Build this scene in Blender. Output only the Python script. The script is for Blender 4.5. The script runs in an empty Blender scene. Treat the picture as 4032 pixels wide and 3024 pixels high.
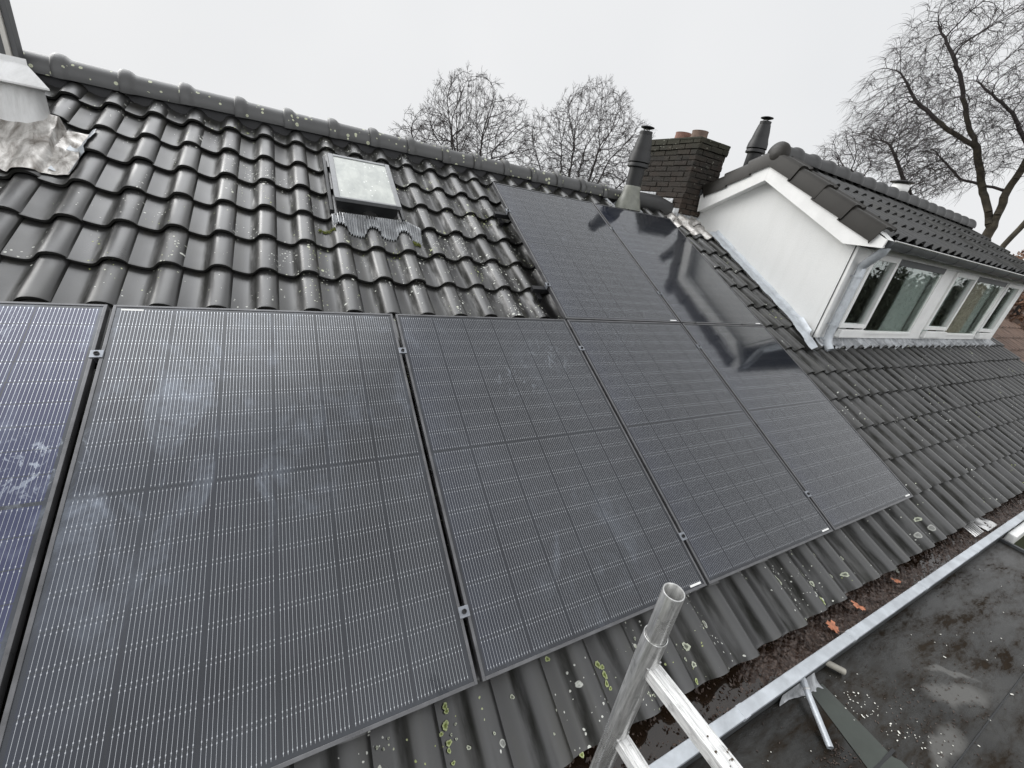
import bpy, bmesh, math, random
import numpy as np
from mathutils import Vector, Matrix, kdtree
R = math.radians
PI = math.pi
rnd = random.Random(7)
scene = bpy.context.scene
COL = scene.collection
# ------------------------------------------------------------------ camera
cd = bpy.data.cameras.new('camera'); cam = bpy.data.objects.new('camera', cd); COL.objects.link(cam)
cd.sensor_width = 36; cd.lens = 1590.91 / 4032 * 36; cd.clip_start = .02; cd.clip_end = 600
CM = Matrix(((0.8817659, 0.0483692, -0.4692007), (-0.4427617, 0.4278580, -0.7879719), (0.1626376, 0.9025509, 0.3986865)))
cam.matrix_world = Matrix.Translation((0.65612, -0.67604, 1.44147)) @ CM.to_4x4()
scene.camera = cam
# ------------------------------------------------------------------ world, sun
scene.view_settings.view_transform = 'Standard'; scene.view_settings.look = 'None'
scene.view_settings.exposure = 0; scene.view_settings.gamma = 1
SUN_EL, SUN_AZ = R(25.5), R(-43)
world = bpy.data.worlds.new('World'); scene.world = world; world.use_nodes = True
nt = world.node_tree; nt.nodes.clear()
out = nt.nodes.new('ShaderNodeOutputWorld'); bg = nt.nodes.new('ShaderNodeBackground')
sky = nt.nodes.new('ShaderNodeTexSky'); sky.sky_type = 'NISHITA'; sky.sun_disc = False
sky.sun_elevation = SUN_EL; sky.sun_rotation = SUN_AZ; sky.dust_density = 8; sky.air_density = 1.5
tc = nt.nodes.new('ShaderNodeTexCoord')
nz = nt.nodes.new('ShaderNodeTexNoise'); nz.inputs['Scale'].default_value = 1.6; nz.inputs['Detail'].default_value = 3
nt.links.new(tc.outputs['Generated'], nz.inputs['Vector'])
cr = nt.nodes.new('ShaderNodeValToRGB')
cr.color_ramp.elements[0].position = .3; cr.color_ramp.elements[0].color = (8.0, 8.15, 8.35, 1)
cr.color_ramp.elements[1].position = .75; cr.color_ramp.elements[1].color = (8.9, 8.95, 9.05, 1)
nt.links.new(nz.outputs['Fac'], cr.inputs['Fac'])
mx = nt.nodes.new('ShaderNodeMix'); mx.data_type = 'RGBA'; mx.inputs[0].default_value = .985
nt.links.new(sky.outputs[0], mx.inputs[6]); nt.links.new(cr.outputs[0], mx.inputs[7])
# overcast sky: brighter towards the zenith
sxyz = nt.nodes.new('ShaderNodeSeparateXYZ'); nt.links.new(tc.outputs['Generated'], sxyz.inputs[0])
zr = nt.nodes.new('ShaderNodeMapRange'); zr.interpolation_type = 'SMOOTHERSTEP'
for i_, v_ in ((1, .62), (2, 1.0), (3, 1.0), (4, 1.15)): zr.inputs[i_].default_value = v_
nt.links.new(sxyz.outputs[2], zr.inputs[0])
yr = nt.nodes.new('ShaderNodeMapRange'); yr.interpolation_type = 'SMOOTHSTEP'  # unseen sky behind the camera raised to light the window fronts
for i_, v_ in ((1, -.35), (2, -.9), (3, 1.0), (4, 1.9)): yr.inputs[i_].default_value = v_
nt.links.new(sxyz.outputs[1], yr.inputs[0])
pr_ = nt.nodes.new('ShaderNodeMath'); pr_.operation = 'MULTIPLY'; nt.links.new(zr.outputs[0], pr_.inputs[0]); nt.links.new(yr.outputs[0], pr_.inputs[1])
# bright lobe added to the sky above the frame, to light the tiles
dt = nt.nodes.new('ShaderNodeVectorMath'); dt.operation = 'DOT_PRODUCT'; nt.links.new(tc.outputs['Generated'], dt.inputs[0]); dt.inputs[1].default_value = Vector((-.22, .60, .77)).normalized()
gr = nt.nodes.new('ShaderNodeMapRange'); gr.interpolation_type = 'SMOOTHSTEP'
for i_, v_ in ((1, .79), (2, .97), (3, 0.), (4, 2.9)): gr.inputs[i_].default_value = v_
nt.links.new(dt.outputs['Value'], gr.inputs[0])
g2 = nt.nodes.new('ShaderNodeMath'); g2.operation = 'ADD'; nt.links.new(pr_.outputs[0], g2.inputs[0]); nt.links.new(gr.outputs[0], g2.inputs[1])
zm = nt.nodes.new('ShaderNodeVectorMath'); zm.operation = 'SCALE'; nt.links.new(mx.outputs[2], zm.inputs[0]); nt.links.new(g2.outputs[0], zm.inputs['Scale'])
nt.links.new(zm.outputs[0], bg.inputs['Color']); bg.inputs['Strength'].default_value = .1
nt.links.new(bg.outputs[0], out.inputs[0])
sd = bpy.data.lights.new('sun', 'SUN'); sun = bpy.data.objects.new('sun', sd); COL.objects.link(sun)
sd.energy = 1.9; sd.angle = R(44); sd.color = (1, .985, .96)
sdir = Vector((-.62, .66, .43)).normalized()     # towards the sun, behind the cloud
sun.rotation_euler = sdir.to_track_quat('Z', 'Y').to_euler()

# ------------------------------------------------------------------ helpers
TH = R(27.7); CT, ST = math.cos(TH), math.sin(TH)
def uv(u, v, n=0.): return Vector((u, v * CT - n * ST, v * ST + n * CT))
RU, RV, RN = Vector((1, 0, 0)), Vector((0, CT, ST)), Vector((0, -ST, CT))

class MB:
    def __init__(s): s.v = []; s.f = []; s.uvs = []; s.m = []; s.cm = 0
    def vert(s, p): s.v.append(tuple(p)); return len(s.v) - 1
    def face(s, idx, uvs=None): s.f.append(tuple(idx)); s.uvs.append(uvs); s.m.append(s.cm)
    def poly(s, pts, uvs=None): b = len(s.v); s.v += [tuple(p) for p in pts]; s.face(range(b, b + len(pts)), uvs)
    def box(s, c, d, X=(1, 0, 0), Y=(0, 1, 0), Z=(0, 0, 1)):
        c = Vector(c); X = Vector(X) * d[0] / 2; Y = Vector(Y) * d[1] / 2; Z = Vector(Z) * d[2] / 2
        b = len(s.v)
        for k in (-1, 1):
            for j in (-1, 1):
                for i in (-1, 1): s.v.append(tuple(c + X * i + Y * j + Z * k))
        for q in ((0, 2, 3, 1), (4, 5, 7, 6), (0, 1, 5, 4), (2, 6, 7, 3), (0, 4, 6, 2), (1, 3, 7, 5)): s.face([b + i for i in q])
    def b2(s, lo, hi): s.box([(a + b) / 2 for a, b in zip(lo, hi)], [abs(b - a) for a, b in zip(lo, hi)])
    def prism(s, pts, d):
        pts = [Vector(p) for p in pts]; d = Vector(d); n = len(pts); b = len(s.v)
        s.v += [tuple(p) for p in pts] + [tuple(p + d) for p in pts]
        s.face([b + i for i in range(n)]); s.face([b + n + i for i in reversed(range(n))])
        for i in range(n): j = (i + 1) % n; s.face((b + j, b + i, b + n + i, b + n + j))
    def tube(s, pts, rad, n=12, caps=True, up=None):
        pts = [Vector(p) for p in pts]
        if not hasattr(rad, '__len__'): rad = [rad] * len(pts)
        rings = []; prev = None
        for i, p in enumerate(pts):
            d = (pts[min(i + 1, len(pts) - 1)] - pts[max(i - 1, 0)])
            if d.length < 1e-9: d = Vector((0, 0, 1))
            d.normalize()
            if prev is None:
                a = Vector(up) if up else (Vector((1, 0, 0)) if abs(d.x) < .9 else Vector((0, 1, 0)))
            else: a = prev
            a = (a - d * a.dot(d)).normalized(); prev = a; bb = d.cross(a)
            b0 = len(s.v)
            for k in range(n):
                t = 2 * PI * k / n; s.v.append(tuple(p + (a * math.cos(t) + bb * math.sin(t)) * rad[i]))
            rings.append(b0)
        for a, b in zip(rings, rings[1:]):
            for k in range(n): l = (k + 1) % n; s.face((a + k, a + l, b + l, b + k))
        if caps:
            s.face([rings[0] + k for k in reversed(range(n))]); s.face([rings[-1] + k for k in range(n)])
    def lathe(s, c, prof, n=28, ax=(0, 0, 1)):      # prof: (r, h) along the axis, open ended
        c = Vector(c); ax = Vector(ax).normalized()
        a = Vector((1, 0, 0)) if abs(ax.x) < .9 else Vector((0, 1, 0)); a = (a - ax * a.dot(ax)).normalized(); b2 = ax.cross(a)
        rings = []
        for r, h in prof:
            b0 = len(s.v)
            for k in range(n): t = 2 * PI * k / n; s.v.append(tuple(c + ax * h + (a * math.cos(t) + b2 * math.sin(t)) * r))
            rings.append(b0)
        for p, q in zip(rings, rings[1:]):
            for k in range(n): l = (k + 1) % n; s.face((p + k, p + l, q + l, q + k))
    def grid(s, nu, nv, fn, uvf=None):
        b = len(s.v)
        for j in range(nv + 1):
            for i in range(nu + 1): s.v.append(tuple(fn(i / nu, j / nv)))
        for j in range(nv):
            for i in range(nu):
                a = b + j * (nu + 1) + i; s.face((a, a + 1, a + nu + 2, a + nu + 1))
    def build(s, name, mat, parent=None, smooth=False, local=False, sharp=40, bevel=0):
        me = bpy.data.meshes.new(name)
        off = Vector((0, 0, 0))
        if parent is not None and not local:
            p = parent
            while p is not None: off += p.location; p = p.parent
        vs = [(x - off.x, y - off.y, z - off.z) for x, y, z in s.v] if off.length > 0 else s.v
        me.from_pydata(vs, [], s.f)
        if any(u is not None for u in s.uvs):
            uvl = me.uv_layers.new(name='UVMap'); arr = []
            for f, u in zip(s.f, s.uvs): arr += [c for q in (u if u is not None else [(0, 0)] * len(f)) for c in q]
            uvl.data.foreach_set('uv', arr)
        mats = mat if isinstance(mat, (list, tuple)) else [mat]
        for m in mats: me.materials.append(m)
        if len(mats) > 1: me.polygons.foreach_set('material_index', s.m)
        if smooth:
            me.polygons.foreach_set('use_smooth', [True] * len(s.f)); me.update()
            me.set_sharp_from_angle(angle=R(sharp))
        me.validate(); me.update()
        o = bpy.data.objects.new(name, me); COL.objects.link(o)
        if parent is not None: o.parent = parent
        if bevel:
            b = o.modifiers.new('bevel', 'BEVEL'); b.width = bevel; b.segments = 2; b.limit_method = 'ANGLE'
        return o

def tag(o, label=None, cat=None, group=None, kind=None):
    if label: o['label'] = label
    if cat: o['category'] = cat
    if group: o['group'] = group
    if kind: o['kind'] = kind
    return o
def empty(name, loc, label, cat, group=None, rot=(0, 0, 0)):
    o = bpy.data.objects.new(name, None); COL.objects.link(o); o.location = loc; o.rotation_euler = rot; o.empty_display_size = .1
    return tag(o, label, cat, group)
def copy_tree(o, parent=None):
    c = o.copy(); COL.objects.link(c)
    if parent is not None: c.parent = parent
    for ch in list(o.children): copy_tree(ch, c)
    return c

# ------------------------------------------------------------------ materials
class NT:
    def __init__(s, name):
        s.m = bpy.data.materials.new(name); s.m.use_nodes = True; s.t = s.m.node_tree; s.t.nodes.clear()
        s.out = s.t.nodes.new('ShaderNodeOutputMaterial'); s.p = s.t.nodes.new('ShaderNodeBsdfPrincipled')
        s.t.links.new(s.p.outputs[0], s.out.inputs[0])
    def n(s, ty, **kw):
        x = s.t.nodes.new(ty)
        for k, v in kw.items():
            if k in ('i',):
                for a, b in v.items():
                    if hasattr(b, 'node') or isinstance(b, bpy.types.NodeSocket): s.t.links.new(b, x.inputs[a])
                    else: x.inputs[a].default_value = b
            else: setattr(x, k, v)
        return x
    def L(s, a, b): s.t.links.new(a, b)
    def setp(s, name, v):
        if isinstance(v, bpy.types.NodeSocket): s.L(v, s.p.inputs[name])
        else: s.p.inputs[name].default_value = v
    def math(s, op, a, b=None, c=None, clamp=False):
        x = s.t.nodes.new('ShaderNodeMath'); x.operation = op; x.use_clamp = clamp
        for i, q in enumerate((a, b, c)):
            if q is None: continue
            if isinstance(q, bpy.types.NodeSocket): s.L(q, x.inputs[i])
            else: x.inputs[i].default_value = q
        return x.outputs[0]
    def mix(s, f, a, b):
        x = s.t.nodes.new('ShaderNodeMix'); x.data_type = 'RGBA'
        for i, q in ((0, f), (6, a), (7, b)):
            if isinstance(q, bpy.types.NodeSocket): s.L(q, x.inputs[i])
            else: x.inputs[i].default_value = q if i == 0 or len(q) == 4 else (*q, 1)
        return x.outputs[2]
    def ramp(s, f, els, interp='LINEAR'):
        x = s.t.nodes.new('ShaderNodeValToRGB'); x.color_ramp.interpolation = interp
        e = x.color_ramp.elements
        while len(e) < len(els): e.new(.5)
        for q, (p, c) in zip(e, els):
            q.position = p; q.color = (c, c, c, 1) if not hasattr(c, '__len__') else (*c, 1)
        s.L(f, x.inputs[0]); return x.outputs[0]
    def noise(s, vec, scale, detail=4, rough=.55, dist=0):
        x = s.t.nodes.new('ShaderNodeTexNoise'); x.inputs['Scale'].default_value = scale; x.inputs['Detail'].default_value = detail
        x.inputs['Roughness'].default_value = rough; x.inputs['Distortion'].default_value = dist
        if vec is not None: s.L(vec, x.inputs['Vector'])
        return x.outputs['Fac']
    def vor(s, vec, scale, feature='F1', rand=1.):
        x = s.t.nodes.new('ShaderNodeTexVoronoi'); x.feature = feature; x.inputs['Scale'].default_value = scale; x.inputs['Randomness'].default_value = rand
        if vec is not None: s.L(vec, x.inputs['Vector'])
        return x
    def pos(s): return s.n('ShaderNodeNewGeometry').outputs['Position']
    def obj(s): return s.n('ShaderNodeTexCoord').outputs['Object']
    def uv(s): return s.n('ShaderNodeTexCoord').outputs['UV']
    def mapv(s, vec, scale=(1, 1, 1), rot=(0, 0, 0), loc=(0, 0, 0)):
        x = s.t.nodes.new('ShaderNodeMapping'); s.L(vec, x.inputs[0]); x.inputs['Scale'].default_value = scale
        x.inputs['Rotation'].default_value = rot; x.inputs['Location'].default_value = loc; return x.outputs[0]
    def bump(s, h, strength=.3, dist=.01):
        x = s.t.nodes.new('ShaderNodeBump'); x.inputs['Strength'].default_value = strength; x.inputs['Distance'].default_value = dist
        s.L(h, x.inputs['Height']); s.L(x.outputs[0], s.p.inputs['Normal']); return x

def simple(name, col, rough=.5, metal=0, nscale=20, namp=.25, bump=0, bscale=None, spec=.5, coat=0, stretch=(1, 1, 1)):
    t = NT(name); P = t.mapv(t.pos(), stretch)
    f = t.noise(P, nscale, 6, .6)
    a = tuple(c * (1 - namp) for c in col); b = tuple(min(1, c * (1 + namp)) for c in col)
    t.setp('Base Color', t.mix(t.ramp(f, [(.3, 0), (.7, 1)]), a, b))
    t.setp('Roughness', t.math('ADD', t.math('MULTIPLY', f, .25), rough - .12)); t.setp('Metallic', metal); t.setp('Specular IOR Level', spec)
    if coat: t.setp('Coat Weight', coat); t.setp('Coat Roughness', .15)
    if bump: t.bump(t.noise(P, bscale or nscale * 2, 5), bump)
    return t.m

def tile_mat(name, base, lich=1., wet=.6, brown=0., pitch=(.2125, .3075), off=(0, 0), big=0.):
    t = NT(name); U = t.uv()
    sx = t.n('ShaderNodeSeparateXYZ'); t.L(U, sx.inputs[0])
    # one value per tile
    fu = t.math('FLOOR', t.math('DIVIDE', t.math('SUBTRACT', sx.outputs[0], off[0]), pitch[0])); fv = t.math('FLOOR', t.math('DIVIDE', t.math('SUBTRACT', sx.outputs[1], off[1]), pitch[1]))
    cx = t.n('ShaderNodeCombineXYZ'); t.L(fu, cx.inputs[0]); t.L(fv, cx.inputs[1])
    wn = t.n('ShaderNodeTexWhiteNoise', noise_dimensions='2D'); t.L(cx.outputs[0], wn.inputs['Vector'])
    low = t.noise(U, 1.3, 4); mid = t.noise(U, 9, 6, .65); fine = t.noise(U, 120, 3, .6)
    col = t.mix(t.ramp(mid, [(.3, 0), (.75, 1)]), tuple(c * .72 for c in base), tuple(c * 1.3 for c in base))
    col = t.mix(t.math('MULTIPLY', wn.outputs['Value'], .35), col, tuple(c * .65 for c in base))
    # greenish brown algae film running down the slope
    st = t.noise(t.mapv(U, (9, 1.2, 1)), 1.6, 5, .6)
    col = t.mix(t.math('MULTIPLY', t.ramp(st, [(.48, 0), (.68, 1)]), .5), col, (.030, .028, .018) if not brown else (.07, .04, .025))
    # grime and painted shade on the flank beside the roll
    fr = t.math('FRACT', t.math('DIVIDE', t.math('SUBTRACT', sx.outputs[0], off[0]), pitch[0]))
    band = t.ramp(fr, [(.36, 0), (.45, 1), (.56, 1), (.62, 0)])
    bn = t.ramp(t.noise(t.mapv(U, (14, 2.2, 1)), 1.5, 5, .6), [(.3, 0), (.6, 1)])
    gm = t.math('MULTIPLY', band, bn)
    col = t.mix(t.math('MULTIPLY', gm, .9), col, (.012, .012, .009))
    spots = None
    if lich:
        Un = t.n('ShaderNodeVectorMath', operation='ADD'); t.L(U, Un.inputs[0])
        nv = t.n('ShaderNodeTexNoise', i={'Scale': 38., 'Detail': 2.}); t.L(U, nv.inputs['Vector'])
        sc = t.n('ShaderNodeVectorMath', operation='SCALE', i={'Scale': .014}); t.L(nv.outputs['Color'], sc.inputs[0]); t.L(sc.outputs[0], Un.inputs[1])
        def spot(scale, thr, rmax, dens, ring):
            v = t.vor(Un.outputs[0], scale); sp = t.n('ShaderNodeSeparateColor'); t.L(v.outputs['Color'], sp.inputs[0])
            has = t.math('GREATER_THAN', t.math('ADD', sp.outputs[0], dens), thr)
            rr = t.math('MULTIPLY', t.math('ADD', t.math('MULTIPLY', sp.outputs[1], .75), .25), rmax)
            d = v.outputs['Distance']; q = t.math('DIVIDE', d, rr)
            m = t.math('MULTIPLY', has, t.ramp(q, [(.86, 1), (1., 0)]))
            if ring: m = t.math('MULTIPLY', m, t.ramp(q, [(.0, .55), (.3, .35), (.62, .45), (.72, 1)]))
            return m
        dn = t.math('MULTIPLY', t.math('SUBTRACT', t.noise(U, 1.8, 2), .5), 1.1)
        dn2 = t.math('MULTIPLY', t.math('SUBTRACT', t.noise(t.mapv(U, (1, .35, 1)), 7, 2), .5), 1.6)
        dd = t.math('ADD', dn, dn2)
        zu = t.ramp(t.math('DIVIDE', t.math('ADD', sx.outputs[0], 2.), 12.), [(.08, 0), (.20, .55), (.33, 1), (.52, .8), (.62, .15), (1, 0)])
        lowv = t.ramp(sx.outputs[1], [(0, 1), (.25, .2), (1, 0)])
        dd = t.math('ADD', dd, t.math('SUBTRACT', t.math('MULTIPLY', t.math('MULTIPLY', zu, t.math('SUBTRACT', 1., t.math('MULTIPLY', lowv, .55))), .34), .30))
        s1 = spot(75, 1.02 - .23 * lich, .36, dd, False); s2 = spot(30, 1.13 - .2 * lich, .34, dd, False)
        m = t.math('MAXIMUM', s1, s2)
        if big:
            s3 = spot(9, .85, .20, dn, True)
            low_v = t.ramp(sx.outputs[1], [(0, 1), (.12, 1), (.5, 0)])
            m = t.math('MAXIMUM', m, t.math('MULTIPLY', t.math('MULTIPLY', s3, low_v), zu))
        m = t.math('MULTIPLY', m, t.ramp(fine, [(.3, .55), (.55, 1)]))
        lc = t.mix(t.ramp(t.noise(U, 3.1, 2), [(.5, 0), (.62, 1)]), (.70, .71, .65), (.40, .45, .16))
        col = t.mix(m, col, lc); spots = m
    t.setp('Base Color', col)
    mid = t.math('ADD', mid, t.math('MULTIPLY', t.math('SUBTRACT', wn.outputs['Value'], .5), .5))
    rg = t.math('ADD', t.math('ADD', t.math('MULTIPLY', mid, .2), t.math('MULTIPLY', gm, .35)), .50 - .28 * wet)
    if spots: rg = t.math('ADD', rg, t.math('MULTIPLY', spots, .4))
    t.setp('Roughness', rg); t.setp('Specular IOR Level', t.math('MULTIPLY', t.math('SUBTRACT', 1., t.math('MULTIPLY', gm, .75)), .65 + .6 * wet))
    h = t.math('ADD', t.math('MULTIPLY', fine, .25), mid)
    t.bump(h, .10, .005)
    return t.m

M = {}
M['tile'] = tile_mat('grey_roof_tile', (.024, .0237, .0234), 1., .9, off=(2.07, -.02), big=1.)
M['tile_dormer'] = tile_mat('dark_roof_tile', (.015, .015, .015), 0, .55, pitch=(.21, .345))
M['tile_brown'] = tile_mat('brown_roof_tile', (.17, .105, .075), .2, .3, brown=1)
M['tile_edge'] = simple('dark_tile_edge', (.018, .018, .016), .45, 0, 40, .4)
def ridge_mat(name, base, lich, spec=.55):
    t = NT(name); P = t.pos(); a = t.noise(P, 7, 5); fine = t.noise(P, 90, 3)
    col = t.mix(a, tuple(c * .7 for c in base), tuple(c * 1.35 for c in base))
    if lich:
        v = t.vor(P, 30); sp = t.n('ShaderNodeSeparateColor'); t.L(v.outputs['Color'], sp.inputs[0])
        d = t.math('MULTIPLY', t.math('SUBTRACT', t.noise(P, 3.2, 3), .5), 1.2)
        has = t.math('GREATER_THAN', t.math('ADD', sp.outputs[0], d), .60)
        m = t.math('MULTIPLY', has, t.math('LESS_THAN', v.outputs['Distance'], t.math('MULTIPLY', sp.outputs[1], .42)))
        ring = t.ramp(v.outputs['Distance'], [(.05, .4), (.2, 1)])
        col = t.mix(t.math('MULTIPLY', m, ring), col, (.45, .47, .33))
    t.setp('Base Color', col); t.setp('Roughness', .42); t.setp('Specular IOR Level', spec); t.bump(t.math('ADD', a, t.math('MULTIPLY', fine, .4)), .2, .004)
    return t.m
M['ridge'] = ridge_mat('ridge_tile_grey', (.06, .06, .06), 1)
M['ridge_dark'] = ridge_mat('ridge_tile_dark', (.028, .028, .028), 0, .5)
M['verge'] = ridge_mat('verge_tile_dark', (.020, .018, .015), 0, .3)

def panel_mat():
    t = NT('solar_cell_glass'); O = t.obj(); sx = t.n('ShaderNodeSeparateXYZ'); t.L(O, sx.inputs[0])
    x = t.math('SUBTRACT', sx.outputs[0], .0190); y0 = sx.outputs[1]
    cw = (1.134 - .038) / 6; 
    fx = t.math('DIVIDE', x, cw); cx = t.math('FRACT', fx)
    # two halves of nine rows with a gap in the middle
    half = 1.7194 / 2
    yy = t.math('SUBTRACT', t.math('ABSOLUTE', t.math('SUBTRACT', y0, half)), .005)
    ch = (half - .005 - .022) / 9
    cy = t.math('FRACT', t.math('DIVIDE', yy, ch))
    ex = t.math('MULTIPLY', t.math('ABSOLUTE', t.math('SUBTRACT', cx, .5)), 2)      # 1 at cell edge
    ey = t.math('MULTIPLY', t.math('ABSOLUTE', t.math('SUBTRACT', cy, .5)), 2)
    inx = t.math('LESS_THAN', ex, .978); iny = t.math('LESS_THAN', ey, .965)
    ing = t.math('MULTIPLY', t.math('GREATER_THAN', x, 0.), t.math('LESS_THAN', x, cw * 6))
    iny2 = t.math('MULTIPLY', t.math('GREATER_THAN', yy, 0.), t.math('LESS_THAN', yy, ch * 9))
    # cut corners
    cut = t.math('LESS_THAN', t.math('ADD', t.math('MULTIPLY', t.math('SUBTRACT', 1., ex), cw), t.math('MULTIPLY', t.math('SUBTRACT', 1., ey), ch)), .012)
    area = t.math('MULTIPLY', ing, iny2)
    cell = t.math('MULTIPLY', t.math('MULTIPLY', inx, iny), t.math('MULTIPLY', area, t.math('SUBTRACT', 1., cut)))
    # bus wires
    wf = t.math('FRACT', t.math('ADD', t.math('MULTIPLY', t.math('SUBTRACT', cx, .018), 16 / .964), 0))
    wd = t.math('ABSOLUTE', t.math('SUBTRACT', wf, .5))
    pad = t.math('GREATER_THAN', ey, .80)
    pad2 = t.math('LESS_THAN', ey, .88)
    dot = t.math('MULTIPLY', pad, pad2)
    ww = t.math('ADD', t.math('MULTIPLY', dot, .07), .036)
    wire = t.math('MULTIPLY', t.math('LESS_THAN', wd, ww), t.math('MULTIPLY', area, t.math('LESS_THAN', ex, .962)))
    wire = t.math('MULTIPLY', wire, t.math('SUBTRACT', 1., t.math('MULTIPLY', t.math('GREATER_THAN', ey, .965), .55)))
    oi = t.n('ShaderNodeObjectInfo')
    # colour of the cells
    W = t.pos()
    low = t.noise(W, 1.1, 3)
    blue = t.ramp(sx.outputs[0], [(0, 1), (.16, .35), (.6, 0)])
    c0 = t.mix(low, (.009, .0105, .015), (.014, .0155, .020))
    c0 = t.mix(oi.outputs['Alpha'], (.012, .015, .062), c0)
    c0 = t.mix(t.math('MULTIPLY', blue, .45), c0, (.014, .018, .038))
    back = t.mix(low, (.012, .014, .018), (.018, .020, .025))
    col = t.mix(cell, back, c0)
    col = t.mix(wire, col, (.60, .62, .64))
    # dried smears and dust film on the glass
    sm = t.noise(t.mapv(W, (1.7, .8, .8), (0, 0, .4)), 3.2, 7, .66, .9)
    sm2 = t.noise(W, .9, 2); sm3 = t.noise(W, 26, 4, .6, .6)
    film = t.math('MULTIPLY', t.ramp(sm, [(.52, 0), (.72, 1)]), t.ramp(sm2, [(.42, 0), (.66, 1)]))
    film = t.math('MULTIPLY', film, t.ramp(sm3, [(.3, .25), (.62, 1)]))
    haze = t.ramp(t.noise(W, 1.7, 3), [(.35, 0), (.75, 1)])
    near = t.ramp(sx.outputs[0], [(0, 1), (1, .8)])
    cd = t.n('ShaderNodeSeparateXYZ'); t.L(W, cd.inputs[0])
    nearx = t.ramp(t.math('DIVIDE', t.math('ADD', cd.outputs[0], 1.5), 6.), [(.2, 1), (.72, .12)])
    amt = t.math('MULTIPLY', t.math('ADD', t.math('MULTIPLY', film, .34), t.math('MULTIPLY', haze, .07)), nearx)
    col = t.mix(amt, col, (.44, .50, .60))
    # chalky rubbed marks in a few spots
    vv = t.vor(W, 1.7); sp = t.n('ShaderNodeSeparateColor'); t.L(vv.outputs['Color'], sp.inputs[0])
    near2 = t.math('MULTIPLY', t.math('GREATER_THAN', sp.outputs[0], .45), t.ramp(vv.outputs['Distance'], [(.08, 1), (.3, 0)]))
    scr = t.ramp(t.noise(t.mapv(W, (1, .35, 1), (0, 0, .5)), 17, 5, .7, 2.2), [(.55, 0), (.62, 1), (.70, .1)])
    col = t.mix(t.math('MULTIPLY', t.math('MULTIPLY', near2, scr), t.math('MULTIPLY', nearx, .55)), col, (.6, .66, .74))
    t.setp('Base Color', col)
    t.setp('Roughness', t.math('ADD', t.math('MULTIPLY', film, .18), .075)); t.setp('Specular IOR Level', .66); t.setp('Metallic', t.math('MULTIPLY', wire, .85))
    return t.m
M['cells'] = panel_mat()
M['frame'] = simple('panel_frame_aluminium', (.13, .13, .135), .30, .5, 14, .25)
M['black'] = simple('black_metal', (.02, .02, .022), .45, .3)
M['clamp'] = simple('clamp_metal', (.26, .275, .30), .35, .7, 40, .2)
M['sticker'] = simple('sticker_white', (.78, .78, .76), .5, 0, 60, .05)
M['rubber'] = simple('dark_frame', (.018, .019, .02), .4, 0)
M['galv_old'] = simple('galvanised_metal', (.66, .66, .65), .27, .8, 9, .2, .10, 60)
def tubemat(name, base, rough, metal, st=(22, 22, 1.2)):
    t = NT(name); P = t.pos(); f = t.noise(t.mapv(P, st), 6, 7, .7); g = t.noise(P, 38, 5, .6); q = t.noise(P, 7, 3)
    col = t.mix(t.ramp(f, [(.35, 0), (.65, 1)]), tuple(c * .62 for c in base), tuple(min(1, c * 1.18) for c in base))
    col = t.mix(t.ramp(g, [(.58, 0), (.70, .6)]), col, tuple(c * .35 for c in base))
    t.setp('Base Color', col); t.setp('Metallic', metal); t.setp('Roughness', t.math('ADD', t.math('MULTIPLY', q, .3), rough - .15)); t.bump(f, .12, .003); return t.m
M['galv'] = tubemat('galvanised_tube', (.66, .66, .65), .30, .8)
M['alu'] = tubemat('scuffed_aluminium_rung', (.82, .82, .81), .40, .25, (40, 3, 40))
M['alu_old'] = simple('scuffed_aluminium', (.80, .80, .79), .36, .3, 30, .14, .2, 90, stretch=(1, .25, 1))
M['zinc'] = simple('zinc', (.50, .53, .56), .45, .35, 12, .2, .15, 30)
M['zincp'] = simple('pleated_lead', (.48, .49, .50), .35, .6, 12, .35, .15, 30)
M['zincd'] = simple('weathered_zinc', (.075, .08, .084), .45, .2, 8, .3, .1)
M['plasticg'] = simple('grey_flue_plastic', (.009, .0095, .010), .5, 0, 14, .25)
M['khaki'] = simple('aged_cream_plastic', (.17, .175, .15), .40, 0, 14, .25)
M['pvc'] = simple('aged_pvc', (.40, .38, .33), .45, 0, 15, .15)
M['terra'] = simple('terracotta', (.24, .13, .10), .8, 0, 14, .35, .3)
M['terra2'] = simple('terracotta_sooty', (.17, .12, .095), .85, 0, 14, .35, .3)
M['white'] = simple('white_paint', (.86, .86, .845), .45, 0, 6, .06, .05, 40)
M['cladgrey'] = simple('grey_cladding', (.075, .076, .078), .55, 0, 6, .3, .1, stretch=(3, 3, .3))
M['cladlight'] = simple('pale_trim', (.52, .50, .46), .5, 0, 8, .15)

def lead_mat(name, a, b, rough=.42, metal=.2, sc=9, bm=.55):
    t = NT(name); P = t.mapv(t.pos(), (1.6, .7, .7), (0, 0, .2)); f = t.noise(P, sc, 7, .68, .8); g = t.noise(P, sc * 4, 4)
    col = t.mix(t.ramp(f, [(.32, 0), (.68, 1)]), a, b)
    t.setp('Base Color', col); t.setp('Roughness', rough); t.setp('Metallic', metal)
    t.bump(t.math('ADD', f, t.math('MULTIPLY', g, .5)), bm, .012); return t.m
M['lead'] = lead_mat('lead_flashing', (.16, .165, .175), (.62, .64, .66))
M['leadsoot'] = lead_mat('stained_lead', (.16, .14, .12), (.72, .70, .67), .30, .4, 12, .22)
M['hood'] = lead_mat('bright_aluminium_sheet', (.55, .55, .54), (.78, .78, .78), .38, .25, 4)

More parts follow.
